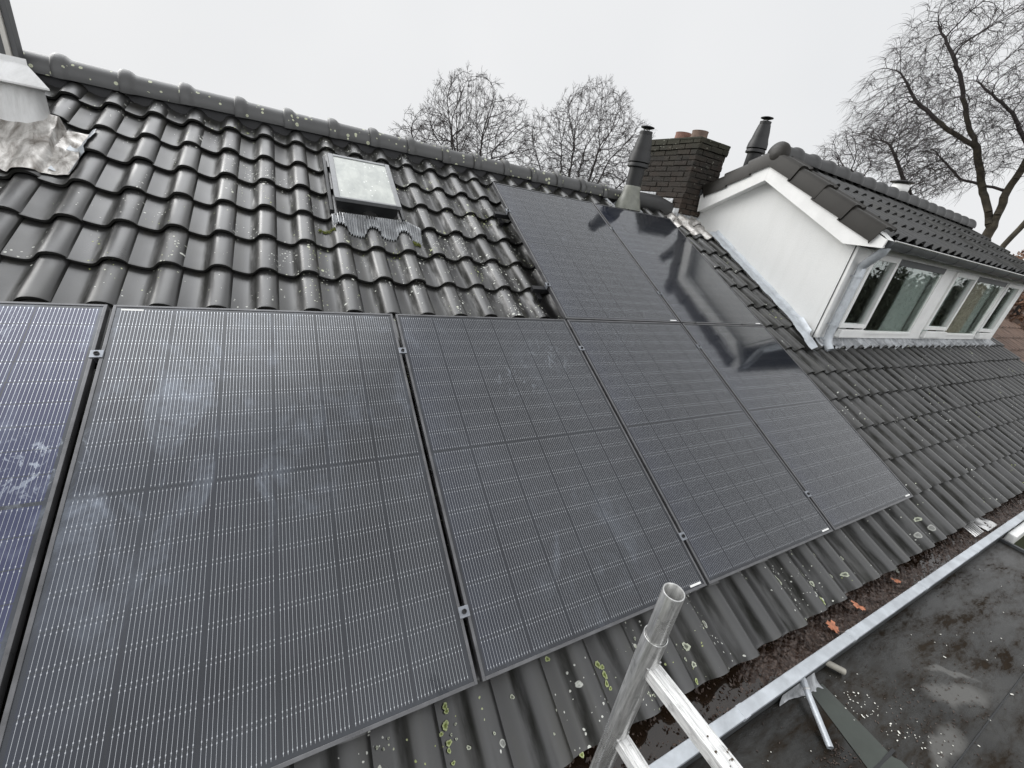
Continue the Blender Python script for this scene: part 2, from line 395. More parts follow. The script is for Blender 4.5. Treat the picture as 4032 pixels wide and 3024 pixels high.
def plaster():
    t = NT('white_render'); P = t.pos(); g = t.noise(P, 160, 3, .7); f = t.noise(P, 2.2, 5)
    col = t.mix(f, (.80, .81, .80), (.88, .88, .865))
    col = t.mix(t.ramp(g, [(.35, .12), (.6, 0)]), col, (.45, .46, .45))
    v = t.vor(P, 5.5); sp = t.n('ShaderNodeSeparateColor'); t.L(v.outputs['Color'], sp.inputs[0])
    dm = t.math('MULTIPLY', t.math('GREATER_THAN', sp.outputs[0], .86), t.math('LESS_THAN', v.outputs['Distance'], .05))
    col = t.mix(t.math('MULTIPLY', dm, .6), col, (.3, .3, .28))
    st = t.ramp(t.noise(t.mapv(P, (1, 7, .7)), 1.5, 5, .6), [(.5, 0), (.8, .14)]); col = t.mix(st, col, (.50, .50, .46))
    t.setp('Base Color', col); t.setp('Roughness', .85); t.bump(g, .5, .004); return t.m
M['plaster'] = plaster()

def brick():
    t = NT('mossy_brick'); P = t.pos(); s = t.n('ShaderNodeSeparateXYZ'); t.L(P, s.inputs[0])
    f = t.noise(P, 11, 6, .7); g = t.noise(P, 60, 4, .7); big = t.noise(P, 2.6, 3)
    fl = t.n('ShaderNodeVectorMath', operation='SNAP'); t.L(P, fl.inputs[0]); fl.inputs[1].default_value = (.13, .21, .0625)
    wn = t.n('ShaderNodeTexWhiteNoise'); t.L(fl.outputs[0], wn.inputs['Vector'])
    col = t.mix(wn.outputs['Value'], (.013, .0105, .008), (.030, .020, .014))
    low = t.math('MULTIPLY', t.math('SUBTRACT', 2.05, s.outputs[2], clamp=True), 2.2, clamp=True)
    col = t.mix(t.math('MULTIPLY', low, .45), col, (.10, .056, .036))
    col = t.mix(t.ramp(f, [(.4, 0), (.7, .7)]), col, (.024, .022, .017))
    moss = t.math('MULTIPLY', t.ramp(t.math('ADD', s.outputs[2], t.math('MULTIPLY', f, .35)), [(0, 0), (1, 1)]), 1.)
    mz = t.math('SUBTRACT', t.math('ADD', s.outputs[2], t.math('MULTIPLY', big, .55)), 2.60, clamp=True)
    col = t.mix(t.math('MULTIPLY', mz, 2.2, clamp=True), col, (.026, .029, .013))
    v = t.vor(P, 34); sp = t.n('ShaderNodeSeparateColor'); t.L(v.outputs['Color'], sp.inputs[0])
    dm = t.math('MULTIPLY', t.math('GREATER_THAN', sp.outputs[0], .88), t.math('LESS_THAN', v.outputs['Distance'], .25))
    col = t.mix(t.math('MULTIPLY', dm, .7), col, (.36, .36, .30))
    t.setp('Base Color', col); t.setp('Roughness', .85); t.bump(t.math('ADD', f, g), .7, .01); return t.m
M['brick'] = brick()
M['mortar'] = simple('sooty_mortar', (.035, .030, .026), .95, 0, 30, .3, .5)
M['wall'] = simple('house_brick_wall', (.20, .12, .085), .85, 0, 8, .3, .3)
M['moss'] = simple('moss', (.15, .17, .035), .9, 0, 60, .5, .6)

def flat_mat():
    t = NT('bitumen_membrane'); P = t.pos()
    a = t.noise(P, 2.2, 6, .6); b = t.noise(t.mapv(P, (1, 3.6, 1), (0, 0, .35)), 3, 10, .74, .15); g = t.noise(P, 190, 3, .65)
    col = t.mix(t.ramp(a, [(.3, 0), (.7, 1)]), (.008, .008, .007), (.030, .029, .026))
    col = t.mix(t.ramp(b, [(.46, 0), (.70, .6)]), col, (.040, .028, .019))
    sp = t.ramp(t.noise(P, 46, 6, .8), [(.60, 0), (.66, 1)]); zone = t.ramp(t.noise(P, 2.6, 2), [(.38, 0), (.6, 1)])
    col = t.mix(t.math('MULTIPLY', t.math('MULTIPLY', sp, zone), .9), col, (.010, .007, .005))
    pool_sheen = None      # puddle mask: mirrored sky put into the colour as a paler tone
    wv = t.n('ShaderNodeVectorMath', operation='ADD'); t.L(P, wv.inputs[0]); nv = t.n('ShaderNodeTexNoise', i={'Scale': 7., 'Detail': 4.}); t.L(P, nv.inputs['Vector'])
    s2 = t.n('ShaderNodeVectorMath', operation='SCALE', i={'Scale': .13}); sb = t.n('ShaderNodeVectorMath', operation='SUBTRACT'); sb.inputs[1].default_value = (.5, .5, .5)
    t.L(nv.outputs['Color'], sb.inputs[0]); t.L(sb.outputs[0], s2.inputs[0]); t.L(s2.outputs[0], wv.inputs[1])
    for cx, cy, rx, ry, rot in ((3.50, -.735, .22, .065, -.35), (3.10, -.80, .20, .055, .1), (3.62, -.67, .16, .022, -.55), (2.35, -.80, .15, .06, .2), (4.4, -1.0, .3, .08, 0), (3.0, -1.1, .4, .10, 0)):
        mp = t.n('ShaderNodeMapping', vector_type='TEXTURE'); t.L(wv.outputs[0], mp.inputs[0]); mp.inputs['Location'].default_value = (cx, cy, ZFLAT); mp.inputs['Rotation'].default_value = (0, 0, rot); mp.inputs['Scale'].default_value = (rx, ry, 1)
        ln = t.n('ShaderNodeVectorMath', operation='LENGTH'); fz = t.n('ShaderNodeVectorMath', operation='MULTIPLY'); fz.inputs[1].default_value = (1, 1, 0); t.L(mp.outputs[0], fz.inputs[0]); t.L(fz.outputs[0], ln.inputs[0])
        m_ = t.ramp(ln.outputs['Value'], [(.55, 1), (1.2, 0)]); pool_sheen = m_ if pool_sheen is None else t.math('MAXIMUM', pool_sheen, m_)
    col = t.mix(t.math('MULTIPLY', pool_sheen, t.math('SUBTRACT', 1., t.math('MULTIPLY', sp, .8))), col, (.085, .083, .077))
    t.setp('Base Color', col)
    wet = t.ramp(t.noise(P, 1.7, 3, .5), [(.35, 0), (.55, 1)]); wet = t.math('MAXIMUM', wet, pool_sheen)
    t.setp('Roughness', t.math('SUBTRACT', .40, t.math('MULTIPLY', wet, .28))); t.setp('Specular IOR Level', t.math('SUBTRACT', .50, t.math('MULTIPLY', t.ramp(b, [(.42, 0), (.62, .55)]), t.math('SUBTRACT', 1., pool_sheen))))
    bs = t.math('MULTIPLY', t.math('ADD', g, t.math('MULTIPLY', b, 1.5)), t.math('SUBTRACT', 1., t.math('MULTIPLY', pool_sheen, .9)))
    t.bump(bs, .25, .004); return t.m
ZFLAT = -.405
M['flat'] = flat_mat()
M['flat2'] = simple('smooth_green_grey_felt', (.040, .047, .040), .38, 0, 5, .25, .1)
def water(name, c, rough):
    t = NT(name); t.setp('Base Color', (*c, 1)); t.setp('Roughness', rough); t.setp('Specular IOR Level', .8)
    t.bump(t.noise(t.pos(), 9, 3), .12, .01); return t.m
M['water'] = water('gutter_water', (.022, .014, .009), .06)
M['puddle'] = water('puddle_water', (.15, .148, .14), .03)
def litter():
    t = NT('wet_leaf_litter'); P = t.pos(); v = t.vor(P, 70)
    col = t.mix(t.noise(P, 45, 4), (.012, .007, .005), (.085, .052, .038))
    sp = t.n('ShaderNodeSeparateColor'); t.L(v.outputs['Color'], sp.inputs[0])
    col = t.mix(t.math('MULTIPLY', t.math('GREATER_THAN', sp.outputs[0], .7), .6), col, (.15, .11, .09))
    t.setp('Base Color', col); t.setp('Roughness', .32); t.bump(t.noise(P, 70, 5), .8, .01); return t.m
M['litter'] = litter()
M['leaf'] = simple('orange_dead_leaf', (.50, .20, .11), .5, 0, 50, .35, .3)
M['petal'] = simple('pale_bits', (.75, .74, .68), .4, 0, 50, .1)
M['bark'] = simple('dark_bark', (.032, .027, .025), .9, 0, 20, .35, .3)
M['twig'] = simple('twig_bark', (.038, .031, .031), .9, 0, 20, .2)
M['barkb'] = simple('mossy_trunk_bark', (.045, .038, .026), .9, 0, 9, .5, .6)
M['hedge'] = simple('brown_beech_leaves', (.20, .115, .075), .8, 0, 3, .5)
M['ground'] = simple('ground_grass', (.06, .07, .035), .95, 0, 2, .3)
M['glassmilk'] = None
def milk():
    t = NT('condensed_skylight_glass'); P = t.obj()
    f = t.noise(t.mapv(P, (1, .25, 1)), 14, 5, .6, .5); v = t.vor(P, 60)
    g = t.noise(P, 5, 3)
    col = t.mix(t.ramp(f, [(.35, 0), (.7, 1)]), (.30, .32, .30), (.48, .50, .46))
    sp = t.n('ShaderNodeSeparateColor'); t.L(v.outputs['Color'], sp.inputs[0])
    dm = t.math('MULTIPLY', t.math('GREATER_THAN', sp.outputs[0], .93), t.math('LESS_THAN', v.outputs['Distance'], .3))
    col = t.mix(dm, col, (.85, .86, .84))
    t.setp('Base Color', col); t.setp('Roughness', .22); return t.m
M['glassmilk'] = milk()
def glass():
    t = NT('window_glass')
    tr = t.n('ShaderNodeBsdfTransparent'); gl = t.n('ShaderNodeBsdfGlossy'); gl.inputs['Roughness'].default_value = .01
    gl.inputs['Color'].default_value = (.95, .97, .96, 1); tr.inputs['Color'].default_value = (.96, .98, .97, 1)
    fr = t.n('ShaderNodeFresnel'); fr.inputs['IOR'].default_value = 1.33
    mxs = t.n('ShaderNodeMixShader'); t.L(t.math('MULTIPLY', fr.outputs[0], .8), mxs.inputs[0]); t.L(tr.outputs[0], mxs.inputs[1]); t.L(gl.outputs[0], mxs.inputs[2])
    t.L(mxs.outputs[0], t.out.inputs[0]); return t.m
M['glass'] = glass()
M['room'] = simple('dim_room_wall', (.16, .13, .10), .9, 0, 3, .15)
M['curtain'] = simple('pale_green_curtain', (.80, .86, .83), .8, 0, 4, .06)
M['curtainb'] = simple('beige_curtain', (.80, .70, .58), .8, 0, 4, .08)

# ================================================================== roof tiles
PROF = [(0, .021), (.06, .0165), (.14, .0105), (.23, .0050), (.32, .0015), (.40, .002), (.46, .008), (.51, .019), (.56, .033), (.61, .044), (.67, .050), (.75, .0525), (.83, .0510), (.90, .0465), (.96, .039), (1.0, .030), (1.03, .020)]
def hprof(t):
    t = t % 1.
    for (a, ha), (b, hb) in zip(PROF, PROF[1:]):
        if a <= t <= b: return ha + (hb - ha) * (t - a) / (b - a)
    return PROF[-1][1]
def tile_field(mb, O, U, V, N, u0, nu, v0, nv, w, L, skip=None, amp=1., rise=.028, thick=.017, uvoff=(0, 0), vtop=None, prof=PROF, first_v=None):
    """O: origin on the pan level; front (low) edge of every tile is lifted by rise above its top edge"""
    r = random.Random(3)
    for j in range(nv):
        for i in range(nu):
            ua = u0 + i * w; va = v0 + j * L
            if skip and skip(ua + w / 2, va + L / 2): continue
            jv = r.gauss(0, .0035); jn = r.gauss(0, .0018); sk = r.gauss(0, .0035)
            vb = va + L + .02
            if first_v is not None and j == 0: va = first_v
            if vtop is not None: vb = min(vb, vtop)
            rows = []
            for (vv, nn) in ((va + jv, rise), (va + jv + .012, rise + .001), (vb, 0.)):
                ids = []
                for t, h in prof:
                    n = h * amp + nn + jn
                    ids.append(mb.vert(O + U * (ua + t * w) + V * (vv + sk * t) + N * n))
                rows.append((ids, vv))
            # bottom lip and right side skirt
            lip = [mb.vert(O + U * (ua + t * w) + V * (va + jv + sk * t + .003) + N * (h * amp + rise - thick + jn)) for t, h in prof]
            uf = lambda t, vv: (ua + min(t, .999) * w + uvoff[0], vv + uvoff[1])
            for k in range(len(prof) - 1):
                t1, t2 = prof[k][0], prof[k + 1][0]
                mb.cm = 1
                mb.face((lip[k], lip[k + 1], rows[0][0][k + 1], rows[0][0][k]), [uf(t1, va + .01), uf(t2, va + .01), uf(t2, va + .01), uf(t1, va + .01)])
                mb.cm = 0
                for (a, v1), (b, v2) in zip(rows, rows[1:]):
                    v2c = min(v2, va + L - .001) if j or first_v is None else v2
                    mb.face((a[k], a[k + 1], b[k + 1], b[k]), [uf(t1, v1 + .006), uf(t2, v1 + .006), uf(t2, v2c), uf(t1, v2c)])
            e = rows[0][0][-1]; g = rows[2][0][-1]
            q = mb.vert(Vector(mb.v[g]) - N * .02)
            mb.cm = 1; mb.face((e, lip[-1], q, g), [uf(.99, va + .01)] * 4); mb.cm = 0

# ---- the house under the panels
house = empty('house', (0, 3.56, -3.2), 'dark grey pantiled house roof under the solar panels, spotted with lichen', 'house')
mb = MB()
W_T, L_T = .2125, .3075
O_ = uv(0, 0, -.100 - .0525 - .028)
NU0, NU = -16, 62
U0 = 2.075 + NU0 * W_T
def skip_main(u, v):
    return (5.64 < u < 11.2 and v > 1.75) 
tile_field(mb, O_, RU, RV, RN, U0, NU, 0, 13, W_T, L_T, skip_main, vtop=3.99)
tile_field(mb, O_, RU, RV, RN, U0, NU, -.32, 1, W_T, .32, None)
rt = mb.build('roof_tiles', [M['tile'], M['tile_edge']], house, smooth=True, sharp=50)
# underlay, back slope, walls
mb = MB()
RX0, RX1 = U0, U0 + NU * W_T
a = uv(RX0, -.30, -.22); b = uv(RX1, -.30, -.22); c = uv(5.66, 4.02, -.22)
mb.poly([uv(RX0, -.30, -.22), uv(5.62, -.30, -.22), uv(5.62, 4.02, -.22), uv(RX0, 4.02, -.22)])
mb.poly([uv(5.62, -.30, -.22), uv(RX1, -.30, -.22), uv(RX1, 1.7, -.22), uv(5.62, 1.7, -.22)])
mb.build('roof_underlay', M['black'], house)
mb = MB()
bV = Vector((0, -CT, ST)); bN = Vector((0, ST, CT)); ridgeY, ridgeZ = 3.56, 1.735
Ob = Vector((0, ridgeY, ridgeZ)) - bV * 4.0 - bN * .085
tile_field(mb, Ob, Vector((1, 0, 0)), bV, bN, U0, NU, 0, 13, W_T, L_T, amp=1.)
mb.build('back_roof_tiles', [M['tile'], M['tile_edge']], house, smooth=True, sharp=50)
mb = MB()
gy0, gy1 = -.02, 7.1
mb.b2((RX0 + .05, gy0, -3.2), (RX1 - .02, gy0 + .1, -.42)); mb.b2((RX0 + .05, gy1 - .1, -3.2), (RX1 - .02, gy1, -.42))
for x in (RX0 + .05, RX1 - .12):
    mb.prism([(x, gy0, -3.2), (x, gy1, -3.2), (x, gy1, -.42), (x, 3.56, 1.45), (x, gy0, -.42)], (.1, 0, 0))
mb.build('wall', M['wall'], house)
# ridge tiles
def ridge_tile_mesh(r, L, collar_left=True, n=14):
    mb = MB(); pr = [(0, 1.14), (.006, 1.20), (.022, 1.24), (.045, 1.23), (.062, 1.16), (.078, 1.03), (.09, 1.0), (L + .02, .97)]
    if not collar_left: pr = [(-.01, .97), (L - .09, 1.0), (L - .07, 1.12), (L - .045, 1.2), (L - .01, 1.21), (L + .012, 1.16)]
    rings = []
    for x, s in pr:
        b = len(mb.v)
        for k in range(n + 1):
            t = PI * (k / n) * 1.14 - PI * .07
            mb.vert((x, -math.cos(t) * r * s, math.sin(t) * r * s))
        rings.append(b)
    for a, b in zip(rings, rings[1:]):
        for k in range(n): mb.face((a + k, a + k + 1, b + k + 1, b + k))
    for rr, x0 in ((rings[0], pr[0][0]), (rings[-1], pr[-1][0])):      # thickness at both ends
        b = len(mb.v)
        for k in range(n + 1):
            p = Vector(mb.v[rr + k]); q = Vector((p.x, p.y * .86, p.z * .86)); mb.vert(q)
        for k in range(n): mb.face((rr + k, b + k, b + k + 1, rr + k + 1))
    return mb
rm = ridge_tile_mesh(.098, .321).build('ridge_tile', M['ridge'], house, smooth=True, sharp=45, local=True)
first = True
def place_ridge(proto, parent, x, y, z, r):
    o = proto if r is None else proto.copy()
    if r is not None: COL.objects.link(o)
    o.parent = parent; o.location = Vector((x, y, z)) - parent.location
    o.rotation_euler = (0, 0, 0); return o
for k in range(-4, 15):
    x = -.615 + .3205 * k
    if x < -2.2: continue
    o = place_ridge(rm, house, x, ridgeY, ridgeZ - .005, None if first else 1); first = False
    o.rotation_euler = (rnd.uniform(-.03, .03), rnd.uniform(-.008, .008), rnd.uniform(-.012, .012)); o.location.z += rnd.uniform(-.004, .004)
mb = MB(); mb.b2((-2.2, 3.50, 1.60), (4.9, 3.62, 1.72)); mb.build('ridge_batten', M['black'], house)
# lead ends of ridge by the flue: dark rounded ridge piece
mb = MB(); mb.tube([(4.42, ridgeY, 1.745), (4.8, ridgeY, 1.745), (5.0, ridgeY - .02, 1.70)], [.105, .115, .115], 16); mb.build('ridge_end', M['ridge_dark'], house, smooth=True)
# crusty lichen growing on the lowest tiles
def lichmat(name, rim, mid):
    t = NT(name); U = t.uv(); sx = t.n('ShaderNodeSeparateXYZ'); t.L(U, sx.inputs[0]); P = t.pos()
    f = t.noise(P, 160, 5, .7); q = t.math('ADD', sx.outputs[0], t.math('MULTIPLY', t.math('SUBTRACT', f, .5), .5))
    col = t.mix(t.ramp(q, [(.35, 0), (.7, 1)]), mid, rim); col = t.mix(t.ramp(f, [(.52, 0), (.62, .7)]), col, (.05, .05, .04))
    t.setp('Base Color', col); t.setp('Roughness', .9); t.bump(f, .8, .004); return t.m
M['lich_w'] = lichmat('pale_lichen', (.60, .63, .50), (.14, .15, .12)); M['lich_g'] = lichmat('green_lichen', (.50, .56, .28), (.16, .20, .04))
LICH = [(1.054, -0.03, 0.012, 1), (1.056, -0.044, 0.01, 1), (1.042, -0.079, 0.0148, 1), (1.022, -0.095, 0.0084, 1), (1.042, -0.126, 0.0114, 1), (1.037, -0.144, 0.0082, 1), (1.056, -0.109, 0.0046, 0), (1.07, -0.126, 0.0046, 0), (1.043, -0.178, 0.0074, 1), (1.103, -0.161, 0.0077, 0), (1.185, -0.152, 0.0056, 0), (1.298, -0.086, 0.0097, 0), (1.478, -0.143, 0.0075, 0), (1.505, -0.139, 0.0057, 0), (1.515, -0.079, 0.0064, 0), (1.485, -0.058, 0.0054, 1), (1.479, -0.023, 0.0128, 1), (1.682, -0.109, 0.0167, 1), (1.7, -0.123, 0.0115, 1), (1.696, -0.149, 0.0155, 1), (1.688, -0.177, 0.0132, 1), (1.697, -0.196, 0.0091, 1), (1.649, -0.224, 0.0078, 0), (1.47, -0.202, 0.0063, 0), (1.502, -0.308, 0.0079, 1), (1.484, -0.323, 0.0112, 1), (0.823, -0.056, 0.0053, 0), (0.842, -0.067, 0.0042, 0), (0.861, -0.047, 0.0043, 0), (1.389, -0.228, 0.0043, 0), (1.852, -0.274, 0.0069, 0), (1.907, -0.082, 0.0082, 0), (1.078, -0.088, 0.0047, 0), (1.451, -0.308, 0.006, 0), (2.948, -0.116, 0.0307, 0), (2.739, -0.157, 0.0221, 1), (3.198, -0.199, 0.0214, 0), (3.172, -0.285, 0.0235, 1), (3.133, -0.136, 0.0251, 0), (3.388, -0.21, 0.0156, 0), (3.472, -0.228, 0.0171, 0), (2.728, -0.051, 0.0152, 0), (2.732, -0.067, 0.0118, 0), (3.158, -0.241, 0.0132, 0), (3.607, -0.157, 0.0149, 0), (3.374, -0.08, 0.0193, 0), (3.791, -0.109, 0.0186, 0), (2.767, -0.278, 0.0112, 0), (2.381, -0.19, 0.0091, 0), (2.357, -0.299, 0.0113, 1), (2.149, -0.189, 0.0214, 0), (2.139, -0.257, 0.0152, 0), (2.102, -0.308, 0.0129, 1), (2.104, -0.226, 0.0085, 0), (4.225, -0.293, 0.0179, 0), (4.666, -0.204, 0.0194, 1), (4.208, -0.098, 0.0143, 0), (3.37, -0.278, 0.0142, 0), (2.718, -0.106, 0.0132, 0), (4.212, -0.027, 0.0145, 0), (4.733, -0.15, 0.02, 0), (2.958, -0.316, 0.0077, 0)]
for k, (u, v, r_, g) in enumerate(LICH):
    m = MB(); r = random.Random(k); ph = [r.uniform(0, 6.28) for _ in range(3)]; n = 22; r_ *= .82
    def P_(rad, t):
        rr_ = rad * (1 + .16 * math.sin(2 * t + ph[0]) + .12 * math.sin(3 * t + ph[1]) + .09 * math.sin(7 * t + ph[2])); a, b = u + rr_ * math.cos(t), v + rr_ * math.sin(t)
        tt = ((a - U0) / W_T) % 1.; kk = (b + .32) / .34 if b < 0 else b / L_T
        return uv(a, b, -.1805 + hprof(tt) + .028 * (1 - kk) + .0022)
    rings = [[m.vert(P_(r_ * q, 2 * PI * i / n)) for i in range(n)] for q in (.05, .4, .75, 1.)]
    for (a, qa), (b, qb) in zip(zip(rings, (.05, .4, .75, 1)), list(zip(rings, (.05, .4, .75, 1)))[1:]):
        for i in range(n): l = (i + 1) % n; m.face((a[i], a[l], b[l], b[i]), [(qa, 0), (qa, 0), (qb, 0), (qb, 0)])
    m.face(rings[0], [(0, 0)] * n)
    m.build('lichen_patch', M['lich_g'] if g else M['lich_w'], house, smooth=True)
# eaves board
mb = MB(); mb.b2((RX0, -.135, -.44), (RX1, -.105, -.345)); mb.build('fascia_board', M['white'], house)

# ---- neighbour with brown tiles
nb = empty('neighbour_house', (14, 3.56, -3.2), 'neighbouring house with brown tiled roof just beyond the dormer', 'house')
mb = MB(); UB = RX1 + .02
brO = O_ + RV * .0
def skip_b(u, v): return u < 11.70
tile_field(mb, brO, RU, RV, RN, RX1 - 0 * W_T, 40, -.07, 13, W_T, L_T * .98, None, vtop=3.95)
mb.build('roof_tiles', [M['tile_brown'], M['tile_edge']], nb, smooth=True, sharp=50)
mb = MB(); tile_field(mb, Ob, Vector((1, 0, 0)), bV, bN, RX1, 40, 0, 13, W_T, L_T)
mb.build('back_roof_tiles', [M['tile_brown'], M['tile_edge']], nb, smooth=True, sharp=50)
mb = MB(); X2 = RX1 + 40 * W_T
mb.b2((RX1 + .02, gy0, -3.2), (X2, gy0 + .1, -.42)); mb.prism([(X2 - .1, gy0, -3.2), (X2 - .1, gy1, -3.2), (X2 - .1, gy1, -.42), (X2 - .1, 3.56, 1.45), (X2 - .1, gy0, -.42)], (.1, 0, 0))
mb.build('wall', M['wall'], nb)
mb = MB(); mb.tube([(11.9, ridgeY, 1.73), (X2, ridgeY, 1.73)], .11, 14); mb.build('ridge', M['tile_brown'], nb, smooth=True)

# ================================================================== solar panels
PW, PH, PG, PG2 = 1.134, 1.7194, .0182, .0104
PP = PW + PG
def make_panel():
    root = empty('solar_panel', (0, 0, 0), 'x', 'solar panel', 'black solar panels clamped on the roof', (TH, 0, 0))
    f = MB(); lip = .011; t = .030
    f.b2((0, 0, -t), (lip, PH, .0015)); f.b2((PW - lip, 0, -t), (PW, PH, .0015))
    f.b2((lip, 0, -t), (PW - lip, lip, .0015)); f.b2((lip, PH - lip, -t), (PW - lip, PH, .0015))
    f.build('frame', M['frame'], root, local=True, bevel=.0012)
    g = MB(); g.b2((lip, lip, -.006), (PW - lip, PH - lip, -.0015)); g.build('cell_glass', M['cells'], root, local=True)
    return root
labels = {
 'P0': 'deep blue solar panel cut off by the left edge of the photo', 'P1': 'large foreground solar panel with white streaky smears and sticker at its top left corner',
 'P2': 'solar panel with chalky finger smears, bottom row directly behind the scaffold tube', 'P3': 'bottom row solar panel second from the right end, no tiles above it',
 'P4': 'rightmost solar panel of the bottom row', 'Q3': 'left solar panel of the upper pair, flue reflected at its corner', 'Q4': 'right solar panel of the upper pair beside the dormer, reflecting the chimney'}
labels['P3'] = 'bottom row solar panel below the left panel of the upper pair'
proto = make_panel(); used = False
for key, (i, j) in {'P1': (0, 0), 'P0': (-1, 0), 'P2': (1, 0), 'P3': (2, 0), 'P4': (3, 0), 'Q3': (2, 1), 'Q4': (3, 1)}.items():
    o = proto if not used else copy_tree(proto)
    used = True
    o.location = uv(i * PP, j * (PH + PG2), 0); o['label'] = labels[key]
    if key == 'P0':
        for ch in o.children: ch.color = (1, 1, 1, 0)
for o in [x for x in COL.objects if x.name.startswith('solar_panel')]:
    pass
stick = MB(); stick.b2((0, 0, -.0014), (.072, .009, -.0006))
sp0 = None
for o in [x for x in COL.objects if x.name.startswith('solar_panel')]:
    lab = o['label']
    if 'left edge' in lab: continue
    s_ = stick.build('sticker', M['sticker'], o, local=True) if sp0 is None else sp0.copy()
    if sp0 is None: sp0 = s_
    else: COL.objects.link(s_); s_.parent = o
    s_.location = (.026, PH - .030, 0) if 'top left' in lab else (PW - .026 - .072, .016, 0)

# clamps
def make_clamp():
    root = empty('panel_clamp', (0, 0, 0), 'x', 'panel clamp', 'clamps holding the solar panels', (TH, 0, 0))
    m = MB(); m.b2((-.0195, -.0185, .0016), (.0195, .0185, .0060)); m.b2((-.0085, -.02, -.03), (-.0055, .02, .0016)); m.b2((.0055, -.02, -.03), (.0085, .02, .0016))
    m.build('plate', M['clamp'], root, local=True, bevel=.002)
    m = MB(); m.lathe((0, 0, .0062), [(.0085, 0), (.0085, .005), (.0055, .0055), (.0045, .002), (0.0001, .002)], 14); m.build('bolt', M['black'], root, local=True, smooth=True)
    return root
cl = make_clamp(); usedc = False
CL = [(-.0091, 1.448, 'clamp in the leftmost gap, beside the deep blue panel'),
      (PP - .0091, 1.45, 'upper clamp in the gap right of the big foreground panel'), (PP - .0091, .216, 'lower clamp in the gap right of the big foreground panel'),
      (2 * PP - .0091, 1.456, 'upper clamp in the bottom row gap below the edge of the upper pair'), (2 * PP - .0091, .226, 'lower clamp in the gap just above the scaffold tube opening'),
      (3 * PP - .0091, 1.466, 'upper clamp in the rightmost gap of the bottom row'), (3 * PP - .0091, .232, 'lower clamp in the rightmost gap of the bottom row'),
      (3 * PP - .0091, 2.08, 'lower clamp in the gap between the upper pair of panels'), (3 * PP - .0091, 3.005, 'upper clamp in the gap between the upper pair of panels'),
      (2 * PP - .004, 2.071, 'lower end clamp on the left edge of the upper pair'), (2 * PP - .004, 3.004, 'upper end clamp on the left edge of the upper pair')]
for u, v, lab in CL:
    o = cl if not usedc else copy_tree(cl)
    usedc = True; o.location = uv(u, v, 0); o['label'] = lab
# rails
RL = [(-1.2, .222, 'lowest black mounting rail, below the bottom row of panels'), (-1.2, 1.452, 'black mounting rail near the top of the bottom row of panels'),
      (2.19, 2.074, 'lower black rail sticking out left of the upper pair of panels'), (2.19, 3.004, 'upper black rail sticking out left of the upper pair of panels')]
for u, v, lab in RL:
    r_ = empty('mounting_rail', uv(u, v, -.05), lab, 'mounting rail', 'rails carrying the solar panels')
    m = MB(); e = 4.612
    m.box(uv((u + e) / 2, v, -.051), (e - u, .038, .038), RU, RV, RN); m.build('rail', M['black'], r_, bevel=.003)
    hx = u + .06
    while hx < e:
        m = MB(); m.box(uv(hx, v - .02, -.085), (.035, .09, .008), RU, RV, RN); m.box(uv(hx, v - .06, -.10), (.035, .008, .04), RU, RV, RN); hx += .85
        m.build('roof_hook', M['black'], r_)

# ================================================================== skylight
sk = empty('skylight', uv(1.16, 3.12, -.10), 'small grey metal roof window with misted glass set in the tiles', 'skylight')
m = MB(); n0 = -.045; ul, ur, vl, vt = .940, 1.384, 2.835, 3.420; fw = .034
for lo, hi in (((ul, vl, n0), (ul + fw, vt, -.018)), ((ur - fw, vl, n0), (ur, vt, -.018)), ((ul + fw, vl, n0), (ur - fw, vl + .02, -.018)), ((ul + fw, vt - .028, n0), (ur - fw, vt, -.018))):
    c = [(a + b) / 2 for a, b in zip(lo, hi)]; m.box(uv(*c), [b - a for a, b in zip(lo, hi)], RU, RV, RN)
m.build('frame', simple('grey_skylight_frame', (.20, .205, .21), .4, .4, 20, .2), sk, bevel=.003)
m = MB(); m.box(uv((ul + ur) / 2, (vl + vt) / 2, -.026), (ur - ul - 2 * fw + .004, vt - vl - .05, .006), RU, RV, RN); m.build('pane', M['glassmilk'], sk)
m = MB(); m.box(uv((ul + ur) / 2, (vl + vt) / 2 + .01, -.098), (ur - ul - .03, vt - vl - .03, .10), RU, RV, RN)
m.box(uv(ul - .02, (vl + vt) / 2 + .02, -.115), (.02, vt - vl + .12, .05), RU, RV, RN); m.box(uv(ur + .02, (vl + vt) / 2 + .02, -.115), (.02, vt - vl + .12, .05), RU, RV, RN)
m.build('curb', M['rubber'], sk)
